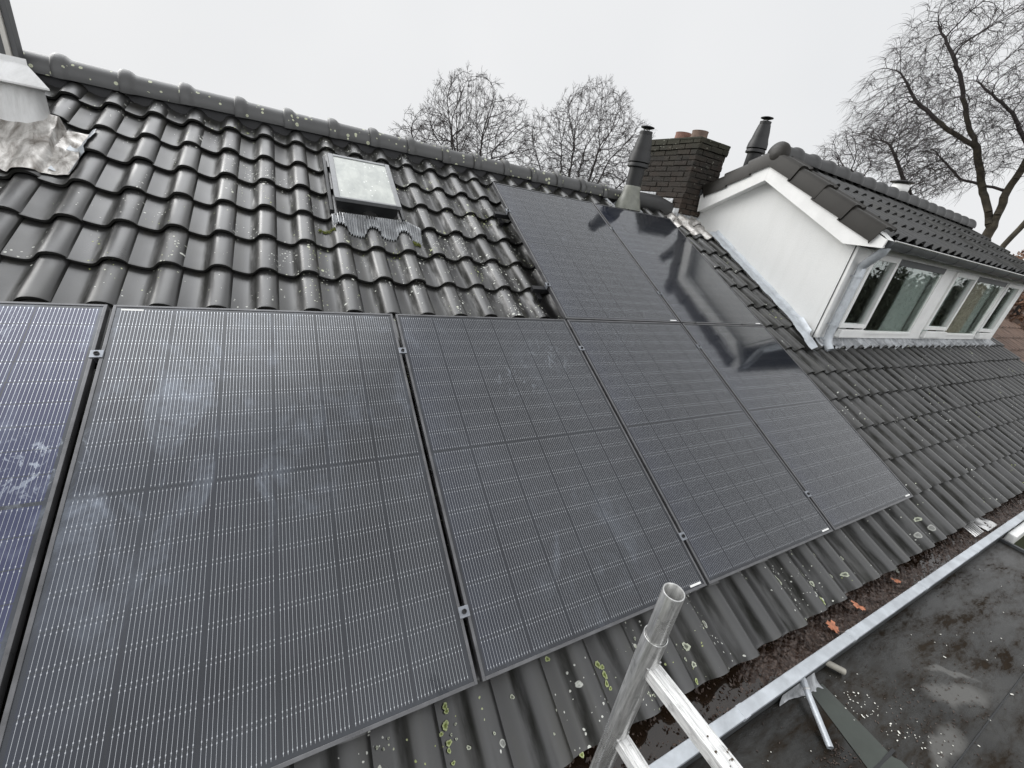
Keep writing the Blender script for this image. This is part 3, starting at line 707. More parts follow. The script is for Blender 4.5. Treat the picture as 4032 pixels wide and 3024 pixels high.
# pleated apron draped over the tiles
def roof_h(u, v):      # surface of the tile field (n) at u, v
    t = ((u - U0) / W_T) % 1.
    k = (v / L_T) % 1.
    return -.1805 + hprof(t) + .028 * (1 - k)
m = MB(); NUa = 190; NVa = 10
def apf(i, j):
    u = .915 + .60 * i; top = 2.80; wv = 2.615 + .085 * max(0, hprof(((u - U0) / W_T) % 1.) / .055 - .25)
    edge = max(0, max((.97 - u) / .1, (u - 1.42) / .1)); top -= .07 * min(1, edge)
    v = wv + (top - wv) * j
    ph = i * 36 * 2 * PI
    n = roof_h(u, 2.60 + .02) * (1 - j) + j * (-.115) + (.0085 if j < .95 else .001) * math.sin(ph) + .012 + .02 * j * (1 - j)
    return uv(u, v, n)
m.grid(NUa * 2, NVa, apf)
m.build('pleated_apron', M['zincp'], sk, smooth=True, sharp=60)
for side in (0, 1):
    m = MB()
    for q in range(130):
        u = rnd.uniform(.83, .93) if side else rnd.uniform(1.44, 1.50); v = 2.60 + rnd.gauss(0, .010)
        n = roof_h(u, v + (.03 if side else 0)) + rnd.uniform(.002, .012); s = rnd.uniform(.003, .007)
        m.box(uv(u, v + (.03 if side else 0), n), (s, s, s * .7), (math.cos(q), math.sin(q), 0), (-math.sin(q), math.cos(q), 0))
    m.build('moss_tuft', M['moss'], sk)

# ================================================================== flues, chimney, vents
def flue(loc, zb, label, base=True, s=1.):
    x, y = loc
    root = empty('flue_pipe', (x, y, zb), label, 'flue pipe')
    z0 = 1.84 if base else zb
    zt = z0
    def P(name, prof, mat): m = MB(); m.lathe((x, y, z0), [(r * s, h * s) for r, h in prof], 32); return m.build(name, mat, root, smooth=True, sharp=35)
    P('pipe', [(.0001, -.12), (.086, -.12), (.086, .235)], M['plasticg'])
    P('collar', [(.086, .215), (.118, .225), (.118, .240), (.110, .262), (.088, .262)], M['plasticg'])
    P('cowl', [(.09, .27), (.121, .272), (.116, .33), (.098, .39), (.098, .392), (.088, .46), (.071, .535), (.071, .537), (.065, .54), (.067, .575), (.04, .578)], M['plasticg'])
    P('cap', [(.001, .602), (.040, .600), (.074, .612), (.074, .618), (.04, .628), (.001, .632)], M['black'])
    for k in range(3): m = MB(); a = k * 2 * PI / 3; m.box((x + .03 * math.cos(a), y + .03 * math.sin(a), z0 + .59 * s), (.006, .006, .05)); m.build('cap_strut', M['black'], root)
    return root
f1 = flue((4.185, 3.36), 1.70, 'grey flue pipe on the roof ridge in front of the brick chimney')
m = MB(); m.lathe((4.185, 3.36, 1.84), [(.089, .03), (.096, .02), (.099, -.03), (.110, -.08), (.132, -.13), (.158, -.22)], 32); m.build('base_cone', M['khaki'], f1, smooth=True)
def drape(m, pts_u, pts_v, lift, nu=40, nv=16, jag=.0, seed=1, ripple=.003):
    r = random.Random(seed); ph = [r.uniform(0, 6.28) for _ in range(6)]
    def fn(i, j):
        (ua, va), (ub, vb), (uc, vc), (ud, vd) = pts_u
        u = (ua * (1 - i) + ub * i) * (1 - j) + (ud * (1 - i) + uc * i) * j; v = (va * (1 - i) + vb * i) * (1 - j) + (vd * (1 - i) + vc * i) * j
        e = jag * (math.sin(i * 23 + ph[0]) + .6 * math.sin(i * 51 + ph[1])) * (1 - j)
        ex = jag * (math.sin(j * 19 + ph[2]) + .6 * math.sin(j * 43 + ph[3])) * (abs(i - .5) * 2) ** 3
        u += ex; v += e
        return uv(u, v, roof_h(u, v) + lift + ripple * math.sin(u * 37 + ph[4]) * math.sin(v * 29 + ph[5]))
    m.grid(nu, nv, fn)
m = MB(); drape(m, [(3.93, 3.66), (4.50, 3.63), (4.44, 3.92), (3.90, 3.90)], None, .008, jag=.006, seed=4); m.build('lead_base', M['lead'], f1, smooth=True, sharp=70)
flue((6.05, 3.35), 2.0, 'grey flue pipe rising behind the gable end of the dormer roof', False).location
f2 = [o for o in COL.objects if o.name.startswith('flue_pipe')][-1]
for ch in f2.children: ch.location = Vector((0, 0, .345))
m = MB(); m.lathe((6.05, 3.35, 0), [(.086, 1.75), (.086, 2.3)], 28); m.build('lower_pipe', M['plasticg'], f2, smooth=True)
f2.scale = (1, 1, 1)
# white vent beyond the dormer ridge
vt_ = empty('roof_vent', (9.75, 3.2, 1.9), 'white round roof vent with a black disc cap beyond the dormer ridge', 'roof vent')
m = MB(); m.lathe((9.75, 3.2, 1.9), [(.10, -.2), (.10, .76), (.105, .78), (.125, .82), (.128, .86), (.118, .91), (.1, .92)], 32); m.build('vent_body', M['white'], vt_, smooth=True)
m = MB(); m.lathe((9.75, 3.2, 2.76), [(.001, .08), (.1, .08), (.172, .090), (.172, .097), (.1, .112), (.001, .116)], 36); m.lathe((9.75, 3.2, 2.62), [(.1, .06), (.115, .06), (.125, .075), (.1, .08)], 36); m.build('vent_cap', M['rubber'], vt_, smooth=True)

ch = empty('chimney', (5.43, 3.9, 1.5), 'old mossy brown brick chimney stack with two clay pots', 'chimney')
CX0, CX1, CY0, CY1 = 5.16, 5.70, 3.48, 4.33
m = MB(); m.b2((CX0 + .012, CY0 + .012, 1.2), (CX1 - .012, CY1 - .012, 2.56)); m.build('mortar_core', M['mortar'], ch)
m = MB(); rr = random.Random(5); zc = 1.33; k = 0; BH = .0625
while zc < 2.555:
    over = .012 if zc > 2.42 else 0.
    for side in range(4):
        if side in (0, 1): L0, L1 = CY0 - over, CY1 + over
        else: L0, L1 = CX0 - over, CX1 + over
        n = 4 if side in (0, 1) else 2.5
        bl = (L1 - L0) / n; st = L0 - (bl / 2 if k % 2 else 0)
        q = st
        while q < L1 - .01:
            a = max(q, L0) + .004; b = min(q + bl, L1) - .004
            if b - a > .03:
                d = rr.uniform(-.006, .007) + over; h = BH - rr.uniform(.007, .012); z_ = zc + rr.uniform(-.003, .003) - .012 * math.sin((a - 3.4) * 2)
                tk = .05
                if side == 0: m.b2((CX0 - d, a, z_), (CX0 - d + tk, b, z_ + h))
                elif side == 1: m.b2((CX1 + d - tk, a, z_), (CX1 + d, b, z_ + h))
                elif side == 2: m.b2((a, CY0 - d, z_), (b, CY0 - d + tk, z_ + h))
                else: m.b2((a, CY1 + d - tk, z_), (b, CY1 + d, z_ + h))
            q += bl
    zc += BH; k += 1
m.build('brickwork', M['brick'], ch, bevel=.004)
m = MB(); m.prism([(CX0 - .015, CY0 - .015, 2.555), (CX1 + .015, CY0 - .015, 2.555), (CX1 + .015, CY1 + .015, 2.555), (CX0 - .015, CY1 + .015, 2.555)], (0, 0, .025))
m.build('coping', M['brick'], ch, bevel=.006)
for yy, mt, hh in ((4.07, 'terra', .135), (3.79, 'terra2', .14)):
    m = MB(); m.lathe((5.45, yy, 2.57), [(.108, 0), (.100, hh * .85), (.104, hh), (.090, hh), (.085, .02), (.001, .02)], 26); m.build('chimney_pot', M[mt], ch, smooth=True)
# lead at the foot of the chimney
m = MB(); drape(m, [(5.00, 3.46), (5.56, 3.36), (5.60, 3.95), (4.95, 3.98)], None, .012, jag=.005, seed=9, ripple=.002); drape(m, [(4.86, 3.60), (5.10, 3.50), (5.16, 3.98), (4.80, 3.98)], None, .016, jag=.006, seed=11)
m.build('lead_apron', M['leadsoot'], ch, smooth=True, sharp=70)
m = MB(); m.b2((CX0 - .014, 3.96, 1.80), (CX0 - .008, 4.30, 1.93)); m.b2((CX0 - .018, 3.62, 1.70), (CX0 - .012, 3.96, 1.87)); m.b2((CX0 - .016, 3.475, 1.66), (CX0 - .010, 3.70, 1.76))
m.b2((CX0 - .012, CY0 - .014, 1.60), (CX1, CY0 - .009, 1.70)); m.build('step_flashing', M['lead'], ch, bevel=.002)

# ================================================================== dormer
DX0, DX1, DY, DZB, DZT = 5.56, 11.29, 1.535, .695, 1.635
dm = empty('dormer', (8.4, 2.2, .7), 'white rendered dormer with its own dark tiled gable roof and strip of windows', 'dormer')
DS = R(27.); dc, ds = math.cos(DS), math.sin(DS)
DV, DN = Vector((0, dc, ds)), Vector((0, -ds, dc)); DBV, DBN = Vector((0, -dc, ds)), Vector((0, ds, dc))
EY, EZ = 1.33, 1.80; RY = 2.655
RZ = EZ + (RY - EY) * math.tan(DS)         # 2.475 crest level
for x, th in ((DX0, .05), (DX1 - .05, .05)):
    m = MB(); m.prism([(x, DY + .002, .60), (x, DY + .002, 1.66), (x, RY, 2.235), (x, 4.25, 1.42), (x, 4.25, 1.2), (x, 3.56, 1.56)], (th, 0, 0))
    m.build('side_wall', M['plaster'], dm)
m = MB(); m.b2((DX0 - .003, DY - .006, .69), (DX0 + .004, DY + .001, 1.66)); m.build('corner_joint', M['rubber'], dm)
# roof slopes
m = MB(); w2 = .2115; nx = int((11.42 - 5.60) / w2)
Od = Vector((0, EY, EZ)) - DN * (.055 + .028)
tile_field(m, Od, Vector((1, 0, 0)), DV, DN, 5.60, nx + 1, 0, 5, w2, .345, vtop=1.50, rise=.026, first_v=-.0)
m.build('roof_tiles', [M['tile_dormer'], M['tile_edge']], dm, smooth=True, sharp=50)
m = MB(); LB = 1.95
Obk = Vector((0, RY, RZ)) - DBV * LB - DBN * .083
tile_field(m, Obk, Vector((1, 0, 0)), DBV, DBN, 5.60, nx + 1, 0, 6, w2, .345, vtop=LB + .02, rise=.026)
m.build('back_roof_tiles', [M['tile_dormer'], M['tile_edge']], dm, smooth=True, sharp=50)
XR = 5.60 + (nx + 1) * w2
m = MB(); m.poly([Vector((5.46, EY + .02, EZ - .09)), Vector((XR, EY + .02, EZ - .09)), Vector((XR, RY, RZ - .09)), Vector((5.46, RY, RZ - .09))])
m.poly([Vector((5.46, RY, RZ - .09)), Vector((XR, RY, RZ - .09)), Vector((XR, RY + 1.6, RZ - .09 - 1.6 * math.tan(DS))), Vector((5.46, RY + 1.6, RZ - .09 - 1.6 * math.tan(DS)))])
m.build('roof_deck', M['rubber'], dm)
# verge tiles
def verge(V, N, O, s0, s1, k):
    m = MB(); r = random.Random(k); j = r.uniform(-.003, .003); X0, X1 = 5.428 + j, 5.655
    def sect(s, up, xo):
        P = [(X0 + xo, -.155 + up), (X0 + xo, -.03 + up), (X0 + .012 + xo, -.005 + up), (X0 + .035, .006 + up), (X0 + .10, .004 + up), (X0 + .14, -.006 + up), (X0 + .17, -.004 + up), (X1 - .03, .012 + up), (X1, -.012 + up)]
        return [m.vert(O + V * s + N * n + Vector((x, 0, 0))) for x, n in P]
    a = sect(s0, .024, -.006); b = sect(s0 + .02, .025, -.006); c = sect(s1 + .02, .0, .004)
    lip = sect(s0 + .004, .0, .012)
    for p, q in ((lip, a), (a, b), (b, c)):
        for i in range(len(p) - 1): m.face((p[i], p[i + 1], q[i + 1], q[i]))
    for p, q in ((lip, a),): m.face((p[0], q[0], c[0], b[0]))
    return m.build('verge_tile', M['verge'], dm, smooth=True, sharp=40)
Oc = Vector((0, EY, EZ))
for k in range(4): verge(DV, DN, Oc, -.01 + .365 * k, .365 * (k + 1), k)
Oc2 = Vector((0, RY, RZ)) - DBV * .90
for k in range(3): verge(DBV, DBN, Oc2, .0 + .30 * k, .30 * (k + 1), k + 9)
# ridge
rd = ridge_tile_mesh(.103, .352, False).build('ridge_tile', M['ridge_dark'], dm, smooth=True, sharp=45, local=True)
for k in range(17):
    o = place_ridge(rd, dm, 5.47 + k * .352, RY, RZ - .035, None if k == 0 else 1); o.rotation_euler = (rnd.uniform(-.02, .02), 0, rnd.uniform(-.01, .01))
m = MB(); m.lathe((5.475, RY - .02, RZ - .045), [(.001, -.052), (.06, -.048), (.105, -.032), (.128, -.006), (.128, .02), (.1, .03)], 28, (1, 0, 0)); m.build('ridge_end_cap', M['verge'], dm, smooth=True, sharp=60)
# barge boards
m = MB(); X = 5.445
def yz(pts, x=X, d=.022): m.prism([(x, y, z) for y, z in pts], (d, 0, 0))
yz([(RY, 2.165), (RY, 2.39), (1.435, 1.772), (1.40, 1.775), (1.265, 1.715), (1.275, 1.640), (1.60, 1.632)])
yz([(RY + .0005, 2.39), (RY + .0005, 2.165), (3.44, 1.768), (3.47, 1.97)])
m.build('barge_board', M['white'], dm, bevel=.002)
m = MB()
m.prism([(X + .022, RY, 2.175), (X + .022, 1.60, 1.64), (X + .022, 1.60, 1.655), (X + .022, RY, 2.19)], (DX0 - X - .024, 0, 0))
m.prism([(X + .022, RY, 2.19), (X + .022, 3.44, 1.79), (X + .022, 3.44, 1.775), (X + .022, RY, 2.175)], (DX0 - X - .024, 0, 0))
m.prism([(X + .022, 1.60, 1.64), (X + .022, 1.28, 1.645), (X + .022, 1.28, 1.66), (X + .022, 1.60, 1.655)], (.10, 0, 0))
m.prism([(X - .002, 1.262, 1.716), (X - .002, 1.30, 1.742), (X - .002, 1.395, 1.786), (X - .002, 1.37, 1.79)], (.14, 0, 0))
m.build('soffit', M['white'], dm)
# front frame
FY = DY - .035
def fb(m, x0, x1, z0, z1, y0=FY, y1=DY + .05): m.b2((x0, y0, z0), (x1, y1, z1))
m = MB()
fb(m, DX0 + .002, 5.90, DZB, DZT); fb(m, 11.03, DX1, DZB, DZT)
fb(m, 7.85, 8.20, DZB + .07, DZT - .03); fb(m, 5.90, 11.03, DZB, DZB + .07); fb(m, 5.90, 11.03, DZT - .03, DZT + .03); fb(m, 6.50, 6.535, DZB + .07, DZT - .03); fb(m, 8.985, 9.02, DZB + .07, DZT - .03); fb(m, 10.33, 10.37, DZB + .07, DZT - .03)
m.build('window_frame', M['white'], dm, bevel=.004)
wins = [(5.90, 6.50, 1, .79), (6.535, 7.85, 0, .765), (8.20, 8.985, 1, .80), (9.02, 10.33, 0, .765), (10.37, 11.03, 1, .80)]
for a, b, op, zb in wins:
    m = MB(); z1 = DZT - .03; y0 = FY - (.022 if op else -.012); y1 = FY + .03; bw = .055 if op else .03; zb2 = zb + (.03 if op else 0)
    for lo, hi in (((a, zb2), (a + bw, z1)), ((b - bw, zb2), (b, z1)), ((a + bw, zb2), (b - bw, zb2 + bw * .8)), ((a + bw, z1 - bw), (b - bw, z1))):
        m.b2((lo[0], y0, lo[1]), (hi[0], y1, hi[1]))
    w = m.build('window', M['white'], dm, bevel=.004)
    g = MB(); g.b2((a + bw - .002, FY + .008, zb2 + .02), (b - bw + .002, FY + .012, z1 - bw + .01)); g.build('pane', M['glass'], w, local=False)
    if op:
        m = MB(); m.b2((a + .02, FY - .05, zb - .075), (b - .02, FY - .001, zb + .012)); m.build('vent_box', M['white'], dm, bevel=.006)
    else:
        m = MB(); m.b2((a + .01, FY - .006, z1 - .065), (b - .01, FY + .008, z1 + .001)); m.build('vent_strip', M['zincd'], dm, bevel=.003)
        m = MB(); m.b2((a + .01, FY - .018, zb - .012), (b - .01, FY + .01, zb + .014)); m.build('sill', M['white'], dm, bevel=.003)
# room and curtains
m = MB()
m.b2((5.62, 3.2, .0), (11.2, 3.25, 2.2)); m.b2((5.62, DY + .1, .1), (11.2, 3.2, .15)); m.b2((5.62, DY + .1, 1.66), (11.2, 3.2, 1.70)); m.b2((7.95, DY + .12, .1), (8.0, 3.2, 1.7)); m.b2((5.62, DY + .08, .2), (11.2, DY + .12, DZB + .03))
m.build('room', M['room'], dm)
def curtain(x0, x1, mat, z0=.60, y=DY + .06):
    m = MB(); m.grid(90, 1, lambda i, j: (x0 + (x1 - x0) * i, y + .014 * math.sin(i * (x1 - x0) * 70), z0 + (1.62 - z0) * j)); return m.build('curtain', M[mat], dm, smooth=True, sharp=80)
curtain(7.2, 7.85, 'curtain'); curtain(8.25, 8.72, 'curtain'); curtain(9.1, 10.05, 'curtainb', y=DY + .065); curtain(10.0, 10.3, 'curtain'); curtain(10.42, 10.9, 'curtain')
m = MB(); m.b2((6.10, DY + .10, .76), (6.15, DY + .14, 1.6)); m.b2((6.1, DY + .10, .76), (6.45, DY + .14, .82)); m.build('inner_frame', M['white'], dm)
# eaves soffit + gutter + downpipe
m = MB(); m.b2((5.62, 1.37, 1.70), (XR, DY + .05, 1.735)); m.b2((5.60, FY - .015, 1.665), (XR, FY + .05, 1.70)); m.build('eaves_board', M['zincd'], dm)
m = MB(); GY, GZ, GR = 1.285, 1.712, .062
def gut(x, sgn=1):
    return [(x, GY + .0 - GR * math.cos(t) + .0, GZ - GR * math.sin(t) * 1.15) for t in [PI * k / 10 for k in range(11)]]
A = gut(5.50); B = gut(XR)
b0 = len(m.v); m.v += A + B
for k in range(10): m.face((b0 + k, b0 + k + 1, b0 + 12 + k, b0 + 11 + k))
m.face([b0 + k for k in range(11)])
gx = 5.9
while gx < XR:
    Aq = gut(gx); m.tube([(gx, y, z - .002) for _, y, z in Aq], .004, 6); gx += .61
m.build('gutter', M['zincd'], dm, smooth=True, sharp=60)
m = MB(); m.tube([(5.50, GY - GR, GZ + .002), (XR, GY - GR, GZ + .002)], .008, 8); m.build('gutter_bead', M['galv'], dm, smooth=True)
dp = empty('x', (0, 0, 0), None, None); bpy.data.objects.remove(dp)
m = MB(); dx = 5.665
path = [(5.545, GY + .0, 1.66), (5.55, GY + .015, 1.605), (5.61, GY + .09, 1.535), (dx, FY - .055, 1.465), (dx, FY - .06, 1.40), (dx, FY - .06, .78), (dx, FY - .065, .72), (dx - .003, FY - .09, .655), (dx - .01, FY - .135, .605)]
m.tube(path, [.042, .042, .042, .042, .040, .040, .040, .040, .042], 20, caps=False)
m.tube([Vector(p) for p in path], [.036] * len(path), 20, caps=False)
dpo = m.build('downpipe', M['zinc'], dm, smooth=True, sharp=50)
m = MB()
for z in (.86, 1.36, .70): m.lathe((dx, FY - .06, z), [(.0405, -.012), (.0445, -.010), (.0445, .010), (.0405, .012)], 22); m.box((dx - .01, FY - .02, z), (.012, .05, .014))
m.build('pipe_bracket', M['zinc'], dpo, smooth=True)
# lead apron under the windows: wavy lower edge over the tiles
m = MB()
def apr(i, j):
    u = 5.60 + 5.86 * i; tt = ((u - U0) / W_T) % 1.; vtp = 1.715; vb = 1.555 - .018 * (1 - hprof(tt) / .055) + .006 * math.sin(u * 9)
    v = vb + (vtp - vb) * j
    n = (roof_h(u, v) + .006) * (1 - j ** 2) + j ** 2 * (-.085) + .002 * math.sin(u * 61) * math.sin(v * 70)
    return uv(u, v, n)
m.grid(560, 8, apr); m.build('lead_apron', M['lead'], dm, smooth=True, sharp=70)
# zinc strip along the side wall
m = MB()
def strip(i, j):
    v = 1.49 + (3.50 - 1.49) * j; e = min(1, (v - 1.49) / .45); ul_ = 5.275 + (5.425 - 5.275) * e; ur_ = 5.435 + (5.565 - 5.435) * min(1, e * 1.1)
    u = ul_ + (ur_ - ul_) * i + .006 * math.sin(v * 31) * (1 - i) + .003 * math.sin(v * 77) * (1 - i)
    return uv(u, v + .03 * i * (1 - j), -.088 + .012 * math.sin(i * 2.2) + .003 * math.sin(v * 23 + i * 3) + .045 * max(0, i - .85) / .15 * (1 if e > .4 else 0))
m.grid(8, 90, strip); m.build('zinc_soaker', M['zinc'], dm, smooth=True, sharp=60)
m = MB(); m.prism([(5.44, 3.50, 2.06), (5.44, 3.62, 1.97), (5.44, 3.50, 1.93), (5.44, 3.44, 1.98)], (.22, 0, 0)); m.build('zinc_corner', M['zincd'], dm)

# ================================================================== metal clad vent and column, upper left
vb = empty('vent_box', (-.72, 3.05, 1.4), 'sheet metal clad vent stack with flared white hood at the left edge', 'vent stack')
XB = -.505; YB = 2.88
m = MB()
prof = [(-1.4, 2.86), (-.580, 2.86), (-.548, 2.868), (-.522, 2.89), (-.510, 2.92), (-.512, 2.97), (-.56, 3.05), (-.70, 3.2), (-1.4, 3.2)]
m.prism([(x, y, 1.26) for x, y in prof], (0, 0, .37)); m.build('metal_body', M['hood'], vb, smooth=True, sharp=50)
m = MB(); t0 = 1.612; 
lo = [(XB - .56, YB - .10), (XB + .075, YB - .10), (XB + .075, YB + .47), (XB - .56, YB + .47)]; hi = [(XB - .50, YB + .10), (XB - .04, YB + .10), (XB - .04, YB + .40), (XB - .50, YB + .40)]
b0 = len(m.v)
lo = [(-1.45, 2.78), (-.430, 2.78), (-.52, 3.0), (-1.45, 3.2)]; hi = [(-1.4, 2.88), (-.525, 2.88), (-.57, 2.98), (-1.4, 3.15)]
for (x, y), z in zip(lo, (1.592, 1.592, 1.592, 1.592)): m.v.append((x, y, z))
for (x, y) in lo: m.v.append((x, y, 1.600))
for (x, y) in hi: m.v.append((x, y, 1.695))
for (x, y) in hi: m.v.append((x, y, 1.722))
m.face([b0 + 3, b0 + 2, b0 + 1, b0])
for L_ in range(3):
    for k in range(4): l = (k + 1) % 4; m.face((b0 + L_ * 4 + k, b0 + L_ * 4 + l, b0 + L_ * 4 + 4 + l, b0 + L_ * 4 + 4 + k))
m.face([b0 + 12, b0 + 13, b0 + 14, b0 + 15]); m.build('hood', M['hood'], vb)
m = MB()
def skirt(i, j):
    u = -1.2 + (1.2 - .36) * i + .012 * math.sin(j * 9) * i; vb_ = 2.80 + .03 * math.sin(u * 26) + .045 * max(0, i - .93) / .07
    vtp = 3.30
    v = vb_ + (vtp - vb_) * j
    n = roof_h(u, v); n = max(n, -.150) + .014
    if u < -.47: n = n * (1 - j) + (-.06) * j
    n += .0022 * math.sin(u * 47 + v * 22) * math.sin(v * 39 + u * 20) + .004 * max(0, math.sin(u * 18 - v * 27) - .6)
    return uv(u, v, n)
m.grid(110, 40, skirt); m.build('lead_skirt', M['leadsoot'], vb, smooth=True, sharp=50)
m = MB(); drape(m, [(-.455, 2.865), (-.365, 2.86), (-.325, 3.32), (-.40, 3.33)], None, .019, nu=10, nv=40, jag=.003, seed=15, ripple=.001); m.build('lead_edge_strip', M['zinc'], vb, smooth=True, sharp=60)
co = empty('clad_chimney', (-1.1, 3.5, 1.4), 'tall grey clad chimney with pale vertical trim at the left edge of the ridge', 'chimney')
m = MB(); m.b2((-1.7, 3.42, 1.2), (-.765, 3.50, 3.4)); m.build('cladding', M['cladgrey'], co)
m = MB(); m.b2((-.775, 3.385, 1.2), (-.752, 3.419, 3.4)); m.build('corner_trim', M['cladlight'], co, bevel=.003)
m = MB(); m.b2((-.751, 3.40, 1.2), (-.724, 3.47, 3.4)); m.build('edge_strip', M['cladgrey'], co, bevel=.003)

# ================================================================== gutter of the main roof
gt = empty('roof_gutter', (4, -.26, -.42), 'zinc box gutter along the eaves, full of water and leaf litter', 'gutter')
GX0, GX1 = -1.4, 20
ZR = -.300
m = MB(); m.b2((GX0, -.382, ZR - .022), (GX1, -.334, ZR)); m.build('rim', M['zinc'], gt, bevel=.003)
gx = .35
while gx < 12:
    m = MB(); m.b2((gx, -.384, ZR - .024), (gx + .035, -.333, ZR + .0015)); m.build('rim_joint', M['zinc'], gt, bevel=.001); gx += .93
m = MB(); m.b2((GX0, -.340, -.405), (GX1, -.334, ZR - .022)); m.b2((GX0, -.375, -.425), (GX1, -.12, -.405)); m.b2((GX0, -.378, -.425), (GX1, -.374, ZR - .022)); m.build('trough', M['zincd'], gt)
m = MB(); m.b2((5.80, -.44, -.46), (GX1, -.383, -.335)); m.build('gutter_board', M['white'], gt, bevel=.01)
m = MB(); m.b2((GX0, -.3335, -.405), (GX1, -.125, -.357)); wt = m.build('gutter_water', M['water']); tag(wt, kind='structure')
# leaf litter (uncountable)
m = MB(); r = random.Random(21)
def bed(i, j):
    x = GX0 + 1.6 + (14 - 1.8) * i; y = -.333 + .20 * j
    k = math.sin(x * 2.3) + .6 * math.sin(x * 5.1 + 1) + .4 * math.sin(x * 11 + y * 30)
    cov = .012 if x > 3.0 else (.004 + .006 * max(0, x - 1.6))
    z = -.365 + cov + .004 * k + .004 * math.sin(x * 83 + y * 51) * math.sin(y * 170 + x * 40) + .004 * r.random() - .004 * (j * 2 - 1) ** 2 - .020 * j ** 3
    return (x, y, z)
m.grid(900, 16, bed)
for q in range(6500):
    x = r.uniform(.6, 9) if r.random() < .8 else r.uniform(9, 13); y = r.uniform(-.331, -.15); s = r.uniform(.004, .012)
    if x < 2.9 and r.random() < .5: continue
    z = -.352 + (.006 if x > 2.9 else 0) + r.random() * .010; a = r.uniform(0, 6.28); b = r.uniform(-.6, .6); c = r.uniform(-.6, .6)
    X_ = Vector((math.cos(a), math.sin(a), b)) * s; Y_ = Vector((-math.sin(a), math.cos(a), c)) * s * .6; p = Vector((x, y, z))
    m.poly([p - X_, p - Y_ * .9, p + X_ * .9 + Vector((0, 0, .002)), p + Y_])
lt = m.build('leaf_litter', M['litter']); tag(lt, 'dark wet leaf litter and sludge filling the gutter', 'leaf litter', kind='stuff')
def leaf(x, y, z, s, a, lab, mat='leaf'):
    m = MB(); pts = []; n = 20
    for k in range(n):
        t = 2 * PI * k / n; rad = 1.65 * s * (.66 + .34 * abs(math.cos(2.5 * t))) * (1.1 if k % 2 else .85)
        pts.append(Vector((rad * math.cos(t), rad * math.sin(t) * .8, .22 * s * math.cos(2 * t) + .15 * s * math.sin(t))))
    b = len(m.v); Rz = Matrix.Rotation(a, 3, 'Z')
    for p in pts: m.vert(Rz @ p)
    c = m.vert((0, 0, -.15 * s))
    for k in range(n): m.face((c, b + k, b + (k + 1) % n))
    m2 = m; m2.tube([(0, 0, 0), Rz @ Vector((-s * 1.4, 0, .2 * s))], [.0012, .0006], 5)
    o = m.build('fallen_leaf', M[mat], local=True); o.location = (x, y, z); tag(o, lab, 'leaf', 'dead leaves lying in the gutter'); return o
leaf(3.135, -.287, -.322, .026, .5, 'largest orange dead leaf in the gutter, nearest the scaffold')
leaf(3.455, -.268, -.320, .024, 1.9, 'orange dead leaf in the gutter, second from the scaffold, curled over a brown one')
leaf(3.40, -.245, -.332, .022, 3.1, 'brown curled leaf against the second orange leaf', 'litter')
leaf(3.97, -.262, -.322, .019, 2.5, 'small flat orange leaf in the gutter farther along')
leaf(4.10, -.222, -.328, .016, .2, 'small pale yellow leaf under the tile edge, farthest of the leaves', 'khaki')
cg = empty('leaf_guard', (5.6, -.228, -.34), 'ribbed shiny black and white leaf guard scrap lying in the gutter', 'gutter guard')
m = MB()
for k in range(6): m.tube([(5.34 + k * .035, -.30, -.330), (5.38 + k * .035, -.22, -.322), (5.40 + k * .035, -.17, -.330)], .006, 6)
m.build('rib', M['hood'], cg, smooth=True)
m = MB(); m.grid(10, 10, lambda i, j: (5.60 + .24 * i, -.31 + .16 * j, -.335 + .016 * math.sin(i * 9) * math.sin(j * 7))); m.build('foil', M['hood'], cg, smooth=True)

# ================================================================== flat roof
fl = empty('flat_roof', (2.5, -2.5, -.42), 'wet dark bitumen flat roof of the extension below the gutter', 'flat roof')
ZF = -.405
m = MB(); m.b2((-4, -6, ZF - .12), (5.72, -.379, ZF)); m.build('membrane', M['flat'], fl)
m = MB(); m.b2((5.72, -6, ZF - .16), (5.745, -.379, ZF + .022)); m.build('edge_trim', M['zincd'], fl, bevel=.003)
m = MB()
def strp(i, j):
    y = -.42 - .40 * j; c = 2.775 - .075 * j; w = .052 + .045 * j
    if j > .75: c += .02
    return (c + w * (i * 2 - 1), y, ZF + .003 + .004 * (1 - (i * 2 - 1) ** 2))
m.grid(6, 20, strp); m.b2((2.70, -1.6, ZF + .0005), (2.98, -.83, ZF + .004)); m.build('felt_strip', M['flat2'], fl, smooth=True)
m = MB(); m.box((3.4, -.851, ZF + .0035), (6, .005, .003)); m.b2((2.65, -.712, ZF + .004), (2.84, -.700, ZF + .007)); 
m.build('seam', M['rubber'], fl, bevel=.001)
m = MB(); m.grid(30, 6, lambda i, j: (2.52 + .27 * i + .03 * j * (i - .5), -.381 - (.016 + .040 * min(1, max(0, i - .25) * 1.6)) * j, ZF + .045 * (1 - j) ** 2 + .004 + .002 * math.sin(i * 40)))
m.build('lead_upstand', M['lead'], fl, smooth=True, sharp=70)
m = MB(); m.b2((-4, -6, -3.2), (5.70, -5.9, ZF - .12)); m.b2((5.6, -5.9, -3.2), (5.70, -.1, ZF - .12)); m.build('wall', M['wall'], fl)
